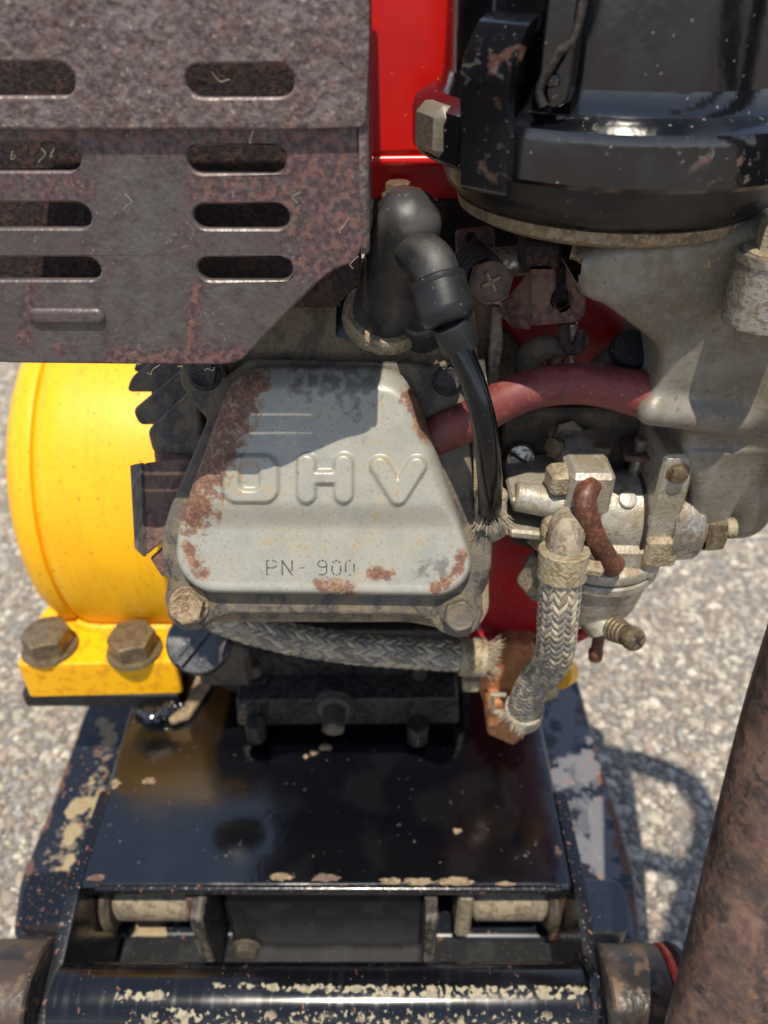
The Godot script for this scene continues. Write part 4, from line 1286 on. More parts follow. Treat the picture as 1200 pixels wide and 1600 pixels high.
func cover_material(lo: Vector2, hi: Vector2) -> StandardMaterial3D:
	# rust lies where the photograph has it: down the left rim, at the upper right corner, along the lower edge
	var wide := 1024
	var high := int(wide * (hi.y - lo.y) / (hi.x - lo.x))
	var masks := {}
	var blobs := {
		"edge": [[Vector2(-0.03667, 0.02511), Vector2(-0.0455, -0.01001), 0.0062, 1.15], [Vector2(-0.03482, 0.01427), Vector2(-0.02667, 0.03369), 0.006, 1.05], [Vector2(0.03133, 0.02941), Vector2(0.03663, 0.01862), 0.0036, 1.1], [Vector2(-0.00153, -0.03676), Vector2(0.00857, -0.03837), 0.0022, 0.9], [Vector2(0.04513, -0.03401), Vector2(0.0389, -0.03814), 0.0016, 1.1], [Vector2(0.04816, -0.02579), Vector2(0.04669, -0.03263), 0.0014, 1.0], [Vector2(0.01712, -0.0324), Vector2(0.02227, -0.03286), 0.0017, 1.1], [Vector2(-0.0482, -0.02352), Vector2(-0.044, -0.03149), 0.0022, 0.85], [Vector2(-0.03379, 0.01209), Vector2(-0.03737, 0.00221), 0.004, 0.95]],
		"stain": [[Vector2(-0.00106, 0.00331), Vector2(-0.00106, 0.00331), 0.006, 0.85], [Vector2(0.01203, -0.01899), Vector2(0.01085, -0.03034), 0.006, 0.8], [Vector2(0.02092, 0.01209), Vector2(0.02092, -0.00332), 0.01, 0.7], [Vector2(-0.00356, -0.02012), Vector2(-0.01694, -0.02125), 0.008, 0.8], [Vector2(0.02092, -0.01674), Vector2(0.02983, -0.02125), 0.01, 0.75], [Vector2(-0.02941, 0.01209), Vector2(-0.03086, -0.00111), 0.006, 0.9], [Vector2(-0.02544, -0.00444), Vector2(-0.01658, -0.00332), 0.005, 0.9], [Vector2(-0.00727, 0.02941), Vector2(0.01223, 0.02511), 0.012, 0.6]],
		"bare": [[Vector2(-0.00499, 0.03688), Vector2(0.01227, 0.03369), 0.006, 1.0], [Vector2(0.01004, 0.02295), Vector2(0.01136, 0.02511), 0.002, 1.2], [Vector2(0.0366, -0.03149), Vector2(0.03994, -0.03034), 0.003, 1.0]],
	}
	masks = wear_masks(blobs, Vector2i(wide, high), func(f: Vector2) -> Vector2: return Vector2(lerpf(lo.x, hi.x, f.x), lerpf(hi.y, lo.y, f.y)))
	var layers := [
		["big", 0.4, 1.0, rgb(142, 143, 134), 0.36, 0.7], ["mid_b", 0.55, 1.0, rgb(158, 158, 148), 0.44, 0.5], ["grain", 0.5, 1.0, rgb(158, 161, 154), 0.45, 0.25],
		["mid", 0.2, 1.0, rgb(160, 152, 126), 0.5, 0.4, "stain"],
		["mid_b", 0.6, 1.0, rgb(156, 128, 90), 0.65, 0.35, "stain"],
		["mid", 0.0, 0.6, rgb(142, 108, 76), 0.6, 0.75, "edge"],
		["mid_b", 0.1, 0.7, rgb(108, 72, 60), 0.7, 0.8, "edge"],
		["fine", 0.5, 0.9, rgb(88, 58, 52), 0.8, 0.55, "edge"],
		["fine_b", 0.6, 0.95, rgb(142, 100, 68), 0.8, 0.45, "edge"],
		["fine_b", 0.93, 0.99, rgb(160, 122, 92), 0.7, 0.6], ["fine", 0.97, 0.995, rgb(132, 86, 62), 0.8, 0.7], ["dot", 0.93, 0.95, rgb(128, 90, 66), 0.8, 0.7],
		["mid", 0.1, 0.8, rgb(96, 93, 88), 0.5, 0.7, "bare"],
	]
	var m := StandardMaterial3D.new()
	m.resource_name = "cover_steel"
	var tex := ImageTexture.create_from_image(paint_layers(Vector2i(wide, high), rgb(153, 151, 139), 0.38, layers, masks))
	m.albedo_texture = tex
	m.roughness = 1.0
	m.roughness_texture = tex
	m.roughness_texture_channel = BaseMaterial3D.TEXTURE_CHANNEL_ALPHA
	m.metallic = 0.15
	return m


# ------------------------------------------------------------------ muffler and its slotted guard

func slots_z(list: Array) -> Array:
	var out := []
	for s in list:
		out.append(slot2(s[0], s[1], s[2]))
	return out


func build_muffler() -> void:
	var guard := hub("muffler_guard", "rusty slotted steel guard over the muffler")
	var upper_slots := slots_z([[Vector2(-0.09904, 0.47675), Vector2(-0.0737, 0.47675), 0.00342], [Vector2(-0.04185, 0.47637), Vector2(-0.02376, 0.4765), 0.00343]])
	part("upper_sheet", commit(face_z(0.0205) * slab(rounded([Vector2(-0.09138, 0.51506), Vector2(-0.00292, 0.51506), Vector2(-0.00312, 0.48471), Vector2(-0.00422, 0.46671), Vector2(-0.02564, 0.46616), Vector2(-0.04523, 0.4663), Vector2(-0.06787, 0.46616), Vector2(-0.10854, 0.4663)], 0.002), 0.0022, 0.0007, upper_slots, 2)), mats["rust_heavy"], guard, "upper sheet, pitted with rust")
	var rows := []
	for q in [[Vector2(-0.10577, 0.45995), Vector2(-0.07699, 0.45995), 0.00334], [Vector2(-0.04474, 0.45922), Vector2(-0.02697, 0.45922), 0.0032], [Vector2(-0.11037, 0.44612), Vector2(-0.07742, 0.44612), 0.00325], [Vector2(-0.04533, 0.44581), Vector2(-0.02697, 0.44581), 0.00309], [Vector2(-0.11487, 0.43258), Vector2(-0.07787, 0.43258), 0.00313], [Vector2(-0.04614, 0.43241), Vector2(-0.02721, 0.43241), 0.00313]]:
		rows.append(slot2(q[0], q[1], q[2]))
	var outline := rounded([Vector2(-0.10738, 0.47306), Vector2(-0.00656, 0.47306), Vector2(-0.00542, 0.45182), Vector2(-0.00514, 0.43924), Vector2(-0.00739, 0.43461), Vector2(-0.01526, 0.43122), Vector2(-0.0359, 0.41093), Vector2(-0.04095, 0.40588), Vector2(-0.04653, 0.40489), Vector2(-0.07295, 0.40509), Vector2(-0.10566, 0.40548), Vector2(-0.13061, 0.40705)], 0.0045)
	var lower := part("lower_sheet", commit(face_z(0.018) * slab(outline, 0.0022, 0.0007, rows, 2)), guard_material(), guard, "lower sheet, dark and worn smooth in the middle")
	part("pressed_louver", commit(face_z(0.0192) * slab(slot2(Vector2(-0.09507, 0.41966), Vector2(-0.0785, 0.41966), 0.00227), 0.0018, 0.0012, [], 3)), mats["guard_lower"], lower)
	part("side_sheet", commit(face_x(-0.0038) * slab(rounded([Vector2(-0.0195, 0.56), Vector2(-0.0195, 0.452), Vector2(-0.017, 0.435), Vector2(0.04, 0.44), Vector2(0.06, 0.46), Vector2(0.06, 0.56)], 0.004), 0.0022, 0.0007)), mats["rust_heavy"], guard)
	var threads := PackedVector3Array()
	for q in [Vector3(-0.06892, 0.40575, 0.019), Vector3(-0.06351, 0.40556, 0.019), Vector3(-0.05719, 0.40536, 0.019), Vector3(-0.04817, 0.40496, 0.019), Vector3(-0.03883, 0.47844, 0.022), Vector3(-0.08191, 0.46218, 0.02), Vector3(-0.07885, 0.46218, 0.02), Vector3(-0.08896, 0.46162, 0.02), Vector3(-0.0089, 0.44592, 0.019), Vector3(-0.03076, 0.46633, 0.0215), Vector3(-0.06437, 0.45161, 0.019), Vector3(-0.0491, 0.44197, 0.019), Vector3(-0.02063, 0.45206, 0.019), Vector3(-0.00666, 0.43626, 0.019)]:
		var d1 := Vector3(rng.randf_range(-1, 1), rng.randf_range(-1, 0.1), rng.randf_range(0.0, 0.3)) * 0.0022
		var d2 := d1 + Vector3(rng.randf_range(-1, 1), rng.randf_range(-1, 0.5), rng.randf_range(0.0, 0.3)) * 0.0018
		threads.append_array(tube(smooth_path([q, q + d1, q + d2, q + d2 + Vector3(rng.randf_range(-1, 1), rng.randf_range(-1, 1), 0.2) * 0.001], 6), [0.00007], 4))
	part("caught_fibres", commit(threads), mats["frayed"], guard).set_meta("kind", "stuff")
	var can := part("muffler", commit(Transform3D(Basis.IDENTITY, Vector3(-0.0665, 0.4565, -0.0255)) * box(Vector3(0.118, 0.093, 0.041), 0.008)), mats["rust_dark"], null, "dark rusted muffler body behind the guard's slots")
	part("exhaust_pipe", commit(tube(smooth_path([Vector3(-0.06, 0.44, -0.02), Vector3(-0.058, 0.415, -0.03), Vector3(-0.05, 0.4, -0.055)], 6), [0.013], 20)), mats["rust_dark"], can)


func guard_material() -> StandardMaterial3D:
	var blobs := {"rust": [[Vector2(-0.01541, 0.4628), Vector2(-0.00916, 0.4376), 0.009, 1.2], [Vector2(-0.04297, 0.45258), Vector2(-0.02393, 0.45182), 0.006, 1.1], [Vector2(-0.02193, 0.45777), Vector2(-0.02123, 0.44407), 0.008, 1.0], [Vector2(-0.07627, 0.40666), Vector2(-0.04172, 0.40705), 0.0035, 1.25], [Vector2(-0.04994, 0.42829), Vector2(-0.05385, 0.41093), 0.0018, 1.15], [Vector2(-0.0943, 0.42741), Vector2(-0.10036, 0.41284), 0.0018, 1.1], [Vector2(-0.10083, 0.4656), Vector2(-0.00612, 0.46518), 0.006, 0.95], [Vector2(-0.02191, 0.43343), Vector2(-0.01355, 0.43173), 0.004, 1.1], [Vector2(-0.09143, 0.40997), Vector2(-0.09112, 0.40978), 0.002, 1.1], [Vector2(-0.10321, 0.45333), Vector2(-0.07463, 0.45333), 0.004, 0.8]],
		"clean": [[Vector2(-0.06006, 0.45483), Vector2(-0.06266, 0.42209), 0.012, 1.0], [Vector2(-0.03849, 0.42027), Vector2(-0.05275, 0.41844), 0.01, 0.8]]}
	return placed_surf("guard_lower", rgb(86, 79, 77), 0.4, 0.25, [["big", 0.3, 1.0, rgb(100, 94, 92), 0.38, 0.7], ["big_b", 0.5, 1.0, rgb(94, 78, 80), 0.48, 0.7], ["mid_b", 0.6, 1.0, rgb(72, 62, 62), 0.42, 0.5], ["mid", 0.3, 0.9, rgb(99, 97, 94), 0.34, 0.6, "clean"], ["grain", 0.5, 1.0, rgb(110, 103, 100), 0.4, 0.25], ["mid", 0.25, 0.7, rgb(96, 74, 76), 0.6, 0.85, "rust"], ["fine", 0.45, 0.95, rgb(70, 52, 56), 0.7, 0.7, "rust"], ["fine_b", 0.6, 1.0, rgb(140, 100, 86), 0.7, 0.6, "rust"], ["dot", 0.93, 0.95, rgb(150, 142, 138), 0.5, 0.6, "big_b"]], blobs, Vector2(-0.05964, 0.43924), 0.16, false, [["big_b", 0.35], ["fine", 0.65]], 0.022)


# ------------------------------------------------------------------ red fuel tank and fan housing

func build_tank() -> void:
	var tank := hub("fuel_tank", "bright red sheet metal tank between guard and air cleaner")
	part("tank_front", commit(face_z(-0.09) * slab(rounded([Vector2(-0.01554, 0.52935), Vector2(0.07772, 0.52935), Vector2(0.09518, 0.44007), Vector2(0.02388, 0.43831), Vector2(-0.01914, 0.43742)], 0.004), 0.12, 0.003, [], 3)), mats["red"], tank)
	part("tank_skirt", commit(face_z(-0.0955) * slab(rounded([Vector2(-0.01896, 0.43721), Vector2(0.07272, 0.43856), Vector2(0.07537, 0.42046), Vector2(-0.0196, 0.42046)], 0.003), 0.1, 0.002, [], 2)), mats["red"], tank)
	part("tank_seam", commit(rod(Vector3(-0.01805, 0.43667, -0.0915), Vector3(0.03845, 0.43734, -0.0915), 0.0022)), mats["red"], tank)
	var bolt_at := Vector3(0.00531, 0.42588, -0.085)
	part("tank_bolt", commit(axis_frame(bolt_at, Vector3.UP) * hex_head(0.005, 0.004, 0.0062)), mats["steel_bolt"], tank)
	part("tank_bracket", commit(face_z(-0.088) * slab(rounded([Vector2(-0.00613, 0.42235), Vector2(0.0932, 0.42235), Vector2(0.10034, 0.38394), Vector2(0.05308, 0.3812), Vector2(0.02588, 0.3946), Vector2(-0.00638, 0.40233)], 0.003), 0.01, 0.001)), mats["rust_dark"], tank)
	# fan housing, seen behind the carburettor
	var shroud := hub("fan_housing", "red fan housing behind the carburettor, dusty and dull")
	part("housing_shell", commit(face_z(-0.055) * slab(rounded([Vector2(0.04739, 0.39393), Vector2(0.07137, 0.39999), Vector2(0.08745, 0.39515), Vector2(0.11026, 0.37743), Vector2(0.12667, 0.33316), Vector2(0.12184, 0.27082), Vector2(0.1091, 0.23179), Vector2(0.09367, 0.21795), Vector2(0.0519, 0.2152), Vector2(0.04021, 0.23614), Vector2(0.04, 0.33316), Vector2(0.04233, 0.38391)], 0.012, 6), 0.13, 0.011, [], 6)), mats["red_dusty"], shroud)
	part("housing_rim", commit(tube(smooth_path([Vector3(0.04266, 0.22817, -0.052), Vector3(0.06343, 0.22308, -0.05), Vector3(0.09001, 0.22576, -0.05), Vector3(0.10517, 0.23374, -0.053)], 6), [0.003], 12)), mats["red_dusty"], shroud)


# ------------------------------------------------------------------ air cleaner

func build_air_cleaner() -> void:
	var cx := 0.0712
	var cz := -0.042
	var cleaner := hub("air_cleaner", "glossy black round air cleaner canister with a clamp latch")
	var x := standing(cx, cz)
	var body := x * lathe([Vector2(0, 0.60), Vector2(0.045, 0.60), Vector2(0.0535, 0.595), Vector2(0.0538, 0.53), Vector2(0.0535, 0.48), Vector2(0.0535, 0.464), Vector2(0, 0.464)], 144)
	for i in body.size():
		# the canister's wall is dented into faint upright flutes
		var d := Vector2(body[i].x - cx, body[i].z - cz)
		var g := d.angle()
		var w := 1.0 + 0.016 * sin(g * 9.0 + 0.6) * smooth(0.47, 0.5, body[i].y) + 0.003 * sin(g * 21.0)
		body[i].x = cx + d.x * w
		body[i].z = cz + d.y * w
	part("canister", commit(body, 60.0), mats["black_gloss"], cleaner)
	part("clamp_rim", commit(x * lathe([Vector2(0.05, 0.4515), Vector2(0.0612, 0.4515), Vector2(0.0624, 0.4528), Vector2(0.0626, 0.462), Vector2(0.0618, 0.4648), Vector2(0.0592, 0.4664), Vector2(0.0555, 0.4676), Vector2(0.0542, 0.4696), Vector2(0.0537, 0.473), Vector2(0.05, 0.473)], 96)), mats["black_rim"] if mats.has("black_rim") else mats["black_gloss"], cleaner)
	part("dust_bowl", commit(x * lathe([Vector2(0, 0.4372), Vector2(0.041, 0.4372), Vector2(0.0475, 0.4385), Vector2(0.0508, 0.4412), Vector2(0.0524, 0.4455), Vector2(0.0528, 0.4525), Vector2(0, 0.4525)], 96)), mats["black_dusty"], cleaner)
	part("dust_cake", commit(x * lathe([Vector2(0, 0.4325), Vector2(0.043, 0.4325), Vector2(0.0468, 0.4345), Vector2(0.0476, 0.4378), Vector2(0, 0.4378)], 72)), mats["dirt"], cleaner)
	# the latch: a strap bent over the rim and a lever beside it
	var out := Vector3(-0.70, 0, 0.714).normalized()
	var f := Transform3D(Basis(out, Vector3.UP, out.cross(Vector3.UP)), Vector3(cx, 0, cz) - out.cross(Vector3.UP) * 0.0008)
	var strap := [Vector2(0.0545, 0.4885), Vector2(0.0585, 0.4885), Vector2(0.0625, 0.4865), Vector2(0.0668, 0.4805), Vector2(0.0682, 0.4755), Vector2(0.0676, 0.469), Vector2(0.0662, 0.46), Vector2(0.0655, 0.4485), Vector2(0.063, 0.4475), Vector2(0.0636, 0.46), Vector2(0.065, 0.469), Vector2(0.0655, 0.475), Vector2(0.0645, 0.479), Vector2(0.0605, 0.4845), Vector2(0.0575, 0.486), Vector2(0.0545, 0.486)]
	var latch := part("latch", commit(f.translated_local(Vector3(0, 0, 0.0078)) * slab(rounded(strap, 0.0012, 2), 0.0156, 0.0006), 50.0), mats["black_rim"] if mats.has("black_rim") else mats["black_gloss"], cleaner)
	var tilt := Vector3(-0.50, 0, 0.866).normalized()
	var lever_frame := Transform3D(Basis(Vector3.UP.cross(tilt), Vector3.UP, tilt), Vector3(cx, 0, cz) + tilt * 0.0618)
	part("lever", commit(lever_frame * slab(rounded([Vector2(-0.0042, 0.54), Vector2(-0.0042, 0.474), Vector2(-0.0035, 0.4705), Vector2(0, 0.469), Vector2(0.0035, 0.4705), Vector2(0.0042, 0.475), Vector2(0.0036, 0.54)], 0.002), 0.0045, 0.0014, [], 3)), mats["black_gloss"], latch)
	part("lever_pin", commit(rod(lever_frame * Vector3(0, 0.4755, -0.001), lever_frame * Vector3(0, 0.4755, 0.0012), 0.0016)), mats["black_gloss"], latch)
	part("lever_wire", commit(tube(smooth_path([lever_frame * Vector3(0.0055, 0.53, 0.0008), lever_frame * Vector3(0.005, 0.489, 0.0012), lever_frame * Vector3(0.001, 0.481, 0.002), lever_frame * Vector3(-0.0026, 0.474, 0.0014), lever_frame * Vector3(-0.0014, 0.47, 0.001)], 6), [0.0011], 10)), mats["steel_dark"], latch)
	var left := Vector3(-0.93, 0, 0.36).normalized()
	part("hinge_lug", commit(Transform3D(Basis(Vector3.UP.cross(left), Vector3.UP, left), Vector3(cx, 0.4595, cz) + left * 0.0592) * box(Vector3(0.017, 0.0135, 0.010), 0.0026)), mats["alloy_cast"], cleaner)
	var side := Vector3(-0.86, 0, 0.51).normalized()
	part("clamp_bracket", commit(Transform3D(Basis(Vector3.UP.cross(side), Vector3.UP, side), Vector3(cx, 0, cz) + side * 0.0555) * slab(rounded([Vector2(0.002, 0.56), Vector2(0.002, 0.466), Vector2(0.0075, 0.466), Vector2(0.0065, 0.56)], 0.001), 0.004, 0.0006)), mats["black_scraped"], cleaner)


# ------------------------------------------------------------------ cast intake elbow

func build_elbow() -> void:
	var outline := rounded([Vector2(0.05366, 0.42989), Vector2(0.06588, 0.43407), Vector2(0.09484, 0.43532), Vector2(0.10994, 0.43973), Vector2(0.13411, 0.43263), Vector2(0.15165, 0.38348), Vector2(0.14298, 0.36662), Vector2(0.13332, 0.35768), Vector2(0.1336, 0.33725), Vector2(0.13254, 0.32257), Vector2(0.12476, 0.31768), Vector2(0.11686, 0.32257), Vector2(0.11379, 0.33725), Vector2(0.10612, 0.35241), Vector2(0.10243, 0.3701), Vector2(0.08718, 0.37974), Vector2(0.08871, 0.39031), Vector2(0.08716, 0.39952), Vector2(0.07538, 0.40792), Vector2(0.06536, 0.41519), Vector2(0.05834, 0.41717)], 0.004, 2)
	var ridge_a := Vector3(0.08936, 0.37663, -0.008)
	var ridge_b := Vector3(0.1194, 0.37261, -0.01)
	var boss := Vector3(0.11744, 0.35242, -0.026)
	var duct_a := Vector3(0.12975, 0.37954, -0.026)
	var duct_b := Vector3(0.14462, 0.3166, -0.036)
	var seam_a := Vector3(0.10372, 0.41333, -0.01)
	var seam_b := Vector3(0.11927, 0.36979, -0.016)
	var neck := Vector3(0.12612, 0.4082, -0.018)
	var field := func(p: Vector3) -> float:
		var d2 := sd_poly(Vector2(p.x, p.y), outline)
		var front := -0.006 + 0.10 * (p.y - 0.40) * (1.0 if p.y > 0.36 else 0.6) - 0.25 * maxf(p.x - 0.118, 0.0) + 0.12 * maxf(0.105 - p.x, 0.0)
		var half := 0.024
		var dz := absf(p.z - (front - half)) - half
		var q := Vector2(d2 + 0.005, dz + 0.005)
		var d := Vector2(maxf(q.x, 0), maxf(q.y, 0)).length() + minf(maxf(q.x, q.y), 0.0) - 0.005
		d = soft_min(d, sd_rod(p, ridge_a, ridge_b, 0.0054, 0.006), 0.004)
		d = soft_min(d, p.distance_to(boss) - 0.0105, 0.006)
		d = soft_min(d, sd_rod(p, duct_a, duct_b, 0.020, 0.0130), 0.006)
		d = soft_min(d, sd_rod(p, seam_a, seam_b, 0.0048, 0.0056), 0.003)
		d = soft_min(d, sd_rod(p, neck, neck + Vector3(0.03, -0.05, -0.004), 0.014, 0.016), 0.012)
		return d
	var elbow := part("intake_elbow", surface_net(field, Vector3(0.055, 0.285, -0.07), Vector3(0.165, 0.445, 0.012), 0.0019), mats["alloy_cast"], null, "dusty cast alloy intake elbow under the air cleaner")
	# the mounting boss with its hexagon bolt
	var at := Vector3(0.11019, 0.42424, 0.004)
	part("boss", commit(standing(at.x, at.z) * lathe([Vector2(0, at.y - 0.012), Vector2(0.0105, at.y - 0.012), Vector2(0.011, at.y - 0.010), Vector2(0.011, at.y + 0.004), Vector2(0.0104, at.y + 0.0048), Vector2(0.0104, at.y + 0.0056), Vector2(0.0112, at.y + 0.006), Vector2(0.0112, at.y + 0.0085), Vector2(0, at.y + 0.0085)], 40)), mats["steel_bright"], elbow)
	part("boss_bolt", commit(axis_frame(at + Vector3(0.001, 0.0085, 0), Vector3.UP) * hex_head(0.0082, 0.0075, 0.0105)), mats["clamp_tan"], elbow)
	part("dirt_ledge", commit(tube(smooth_path([Vector3(0.05635, 0.42872, -0.012), Vector3(0.06804, 0.42733, -0.008), Vector3(0.08079, 0.42684, -0.006), Vector3(0.09358, 0.42834, -0.006), Vector3(0.10344, 0.4292, -0.008)], 5), [0.003, 0.0055, 0.0045, 0.004, 0.002], 14, true, 0.0012)), mats["dirt"], elbow)


# ------------------------------------------------------------------ carburettor

func build_carburettor() -> void:
	var carb := hub("carburettor", "silver carburettor with a brown breather pipe and drain screw")
	var plate := part("gasket_plate", commit(face_z(-0.04) * slab(rounded([Vector2(0.04572, 0.35516), Vector2(0.05851, 0.35931), Vector2(0.08777, 0.35931), Vector2(0.11963, 0.35655), Vector2(0.12763, 0.32084), Vector2(0.11304, 0.29406), Vector2(0.08429, 0.28332), Vector2(0.06381, 0.29052), Vector2(0.05514, 0.29406), Vector2(0.04779, 0.32084)], 0.003), 0.012, 0.0012)), mats["grime"], carb)
	part("slotted_screw", commit(axis_frame(Vector3(0.05382, 0.33871, -0.04), Vector3(-0.1, 0.35, 1)) * lathe([Vector2(0, 0), Vector2(0.0062, 0), Vector2(0.0062, 0.004), Vector2(0.0052, 0.0062), Vector2(0.0011, 0.0066), Vector2(0, 0.0066)], 28)), mats["steel_bright"], plate)
	part("screw_slot", commit(axis_frame(Vector3(0.05382, 0.33871, -0.04), Vector3(-0.1, 0.35, 1)) * Transform3D(Basis(Vector3.BACK, -0.5), Vector3(0, 0, 0.0064)) * box(Vector3(0.0112, 0.0013, 0.0012), 0.0002)), mats["rust_dark"], plate)
	part("plate_bolt", commit(axis_frame(Vector3(0.07064, 0.34922, -0.04), Vector3(0, 0.4, 1)) * hex_head(0.0056, 0.005, 0.0068, 0.001, 0.0005)), mats["dust_metal"], plate)
	part("plate_bolt", commit(axis_frame(Vector3(0.10981, 0.3475, -0.04), Vector3(0, 0.4, 1)) * hex_head(0.0045, 0.006, 0.0056)), mats["dust_metal"], plate)
	part("plate_bolt", commit(axis_frame(Vector3(0.06258, 0.31007, -0.036), Vector3(-0.1, 0.3, 1)) * hex_head(0.004, 0.004, 0.0048)), mats["steel_bright"], plate)
	# stacked spacer plates at the left
	part("spacer_plate", commit(Transform3D(Basis(Vector3.BACK, 0.16), Vector3(0.05838, 0.33836, -0.024)) * box(Vector3(0.024, 0.0042, 0.028), 0.001)), mats["alloy"], carb)
	part("intake_neck", commit(rod(Vector3(0.04809, 0.3376, -0.014), Vector3(0.07123, 0.33379, -0.012), 0.0056, 0.0062, 0.0008, 28)), mats["alloy"], carb)
	part("spacer_plate", commit(Transform3D(Basis(Vector3.BACK, -0.12), Vector3(0.06044, 0.32232, -0.022)) * box(Vector3(0.027, 0.004, 0.028), 0.001)), mats["alloy"], carb)
	part("throttle_stop", commit(Transform3D(Basis(Vector3.UP, 0.15), Vector3(0.0643, 0.34631, -0.012)) * box(Vector3(0.0105, 0.0095, 0.010), 0.0016)), mats["clamp_tan"], carb)
	# main body
	var mid := Vector3(0.09819, 0.31982, -0.028)
	part("barrel", commit(rod(Vector3(Vector3(0.07651, 0.31982, -0.028).x, mid.y, mid.z), Vector3(Vector3(0.10864, 0.31982, -0.028).x, mid.y, mid.z), 0.0168, 0.0175, 0.002, 48)), mats["alloy"], carb)
	part("body_block", commit(Transform3D(Basis.IDENTITY, Vector3(mid.x - 0.008, mid.y - 0.012, mid.z + 0.002)) * box(Vector3(0.036, 0.018, 0.034), 0.003)), mats["alloy"], carb)
	part("round_plug", commit(axis_frame(Vector3(Vector3(0.09176, 0.346, -0.015).x, mid.y, mid.z), Vector3(0, 0.78, 0.62)) * lathe([Vector2(0, 0.0165), Vector2(0.0034, 0.0165), Vector2(0.0034, 0.0182), Vector2(0.0028, 0.0186), Vector2(0, 0.0186)], 24)), mats["alloy"], carb)
	part("idle_block", commit(slant_block(Vector3(0.06536, 0.35214, -0.004), Vector3(0.0814, 0.35347, -0.004), 0.018, 0.034)), mats["alloy"], carb)
	var top_at := Vector3(0.08025, 0.35031, -0.024)
	part("block_screw", commit(axis_frame(top_at + Vector3(0, 0.0006, 0), Vector3.UP) * lathe([Vector2(0, 0), Vector2(0.0036, 0), Vector2(0.0036, 0.0012), Vector2(0.0028, 0.0022), Vector2(0, 0.0024)], 24)), mats["steel_bolt"], carb)
	var idle0 := Vector3(0.0747, 0.34876, -0.034)
	var idle1 := Vector3(0.06199, 0.35197, -0.024)
	part("idle_screw", commit(rod(idle0, idle1, 0.0019)), mats["steel_bolt"], carb)
	for k in 6:
		part("idle_spring", commit(axis_frame(idle0.lerp(idle1, 0.1 + 0.11 * k), idle1 - idle0) * lathe(ring_profile(0.0029, 0.00055, 8), 18)), mats["steel_bright"], carb)
	part("idle_head", commit(axis_frame(idle0.lerp(idle1, 0.82), idle1 - idle0) * lathe([Vector2(0, 0), Vector2(0.0036, 0), Vector2(0.0038, 0.0008), Vector2(0.0036, 0.0026), Vector2(0, 0.003)], 22)), mats["steel_bolt"], carb)
	var lever_at := Vector3(0.09697, 0.34833, -0.03)
	part("throttle_plate", commit(face_y(lever_at.y) * slab(rounded([Vector2(lever_at.x - 0.008, -lever_at.z - 0.006), Vector2(lever_at.x + 0.006, -lever_at.z - 0.008), Vector2(lever_at.x + 0.010, -lever_at.z + 0.004), Vector2(lever_at.x - 0.004, -lever_at.z + 0.012)], 0.003), 0.002, 0.0005)), mats["rust_bracket"], carb)
	part("throttle_shaft", commit(rod(lever_at - Vector3(0, 0.016, 0), lever_at + Vector3(0, 0.004, 0), 0.0026)), mats["steel_bright"], carb)
	var pipe := part("breather_pipe", commit(tube(smooth_path([Vector3(0.0767, 0.34386, -0.014), Vector3(0.07298, 0.34757, -0.006), Vector3(0.07042, 0.34553, -0.001), Vector3(0.07183, 0.33949, 0.001), Vector3(0.07616, 0.32948, 0.001), Vector3(0.082, 0.31951, -0.001), Vector3(0.08636, 0.31227, -0.003)], 6), [0.0042, 0.0042, 0.0041, 0.0040, 0.0041, 0.0044], 20)), mats["brown_tube"], carb, "brown bent breather pipe")
	part("pipe_bead", commit(ball(Vector3(0.08579, 0.31415, -0.003), Vector3(0.0049, 0.0040, 0.0046))), mats["brown_tube"], pipe)
	part("pipe_socket", commit(rod(Vector3(0.0783, 0.34233, -0.018), Vector3(0.07462, 0.34643, -0.0085), 0.0066, 0.0062, 0.0012)), mats["clamp_tan"], pipe)
	# flange, spacer ring, nut and stud at the right
	var fx := Vector3(0.10466, 0.3337, -0.015)
	part("flange_gasket", commit(rod(Vector3(fx.x - 0.0068, mid.y, -0.028), Vector3(fx.x - 0.0054, mid.y, -0.028), 0.0188)), mats["rust_dark"], carb)
	part("flange_screw", commit(axis_frame(Vector3(fx.x, fx.y + 0.0165, -0.0100), Vector3.BACK) * hex_head(0.0032, 0.0024, 0.0042, 0.0005)), mats["steel_bolt"], carb)
	part("flange", commit(Transform3D(Basis.IDENTITY, Vector3(fx.x, fx.y, -0.028)) * box(Vector3(0.0118, 0.047, 0.036), 0.0012)), mats["alloy"], carb)
	part("flange_lip", commit(Transform3D(Basis.IDENTITY, Vector3(fx.x + 0.001, fx.y - 0.019, -0.026)) * box(Vector3(0.0126, 0.013, 0.038), 0.0012)), mats["clamp_tan"], carb)
	var ax := Vector3(0.11631, 0.32046, -0.022)
	part("spacer_ring", commit(rod(Vector3(fx.x + 0.004, ax.y, ax.z), Vector3(fx.x + 0.0158, ax.y, ax.z), 0.0162, 0.0156, 0.001, 40)), mats["steel_bright"], carb)
	part("ring_washer", commit(rod(Vector3(fx.x + 0.0158, ax.y, ax.z), Vector3(fx.x + 0.0176, ax.y, ax.z), 0.0128, 0.0122, 0.0004, 40)), mats["clamp_tan"], carb)
	part("flange_nut", commit(axis_frame(Vector3(fx.x + 0.0176, ax.y - 0.001, ax.z + 0.004), Vector3.RIGHT) * hex_head(0.0098, 0.0078)), mats["steel_bolt"], carb)
	part("stud", commit(rod(Vector3(fx.x + 0.024, ax.y - 0.001, ax.z + 0.004), Vector3(fx.x + 0.0312, ax.y - 0.001, ax.z + 0.004), 0.0042)), mats["clamp_tan"], carb)
	# float bowl with drain screw and nipple
	var b := Vector3(0.08847, 0.29583, -0.03)
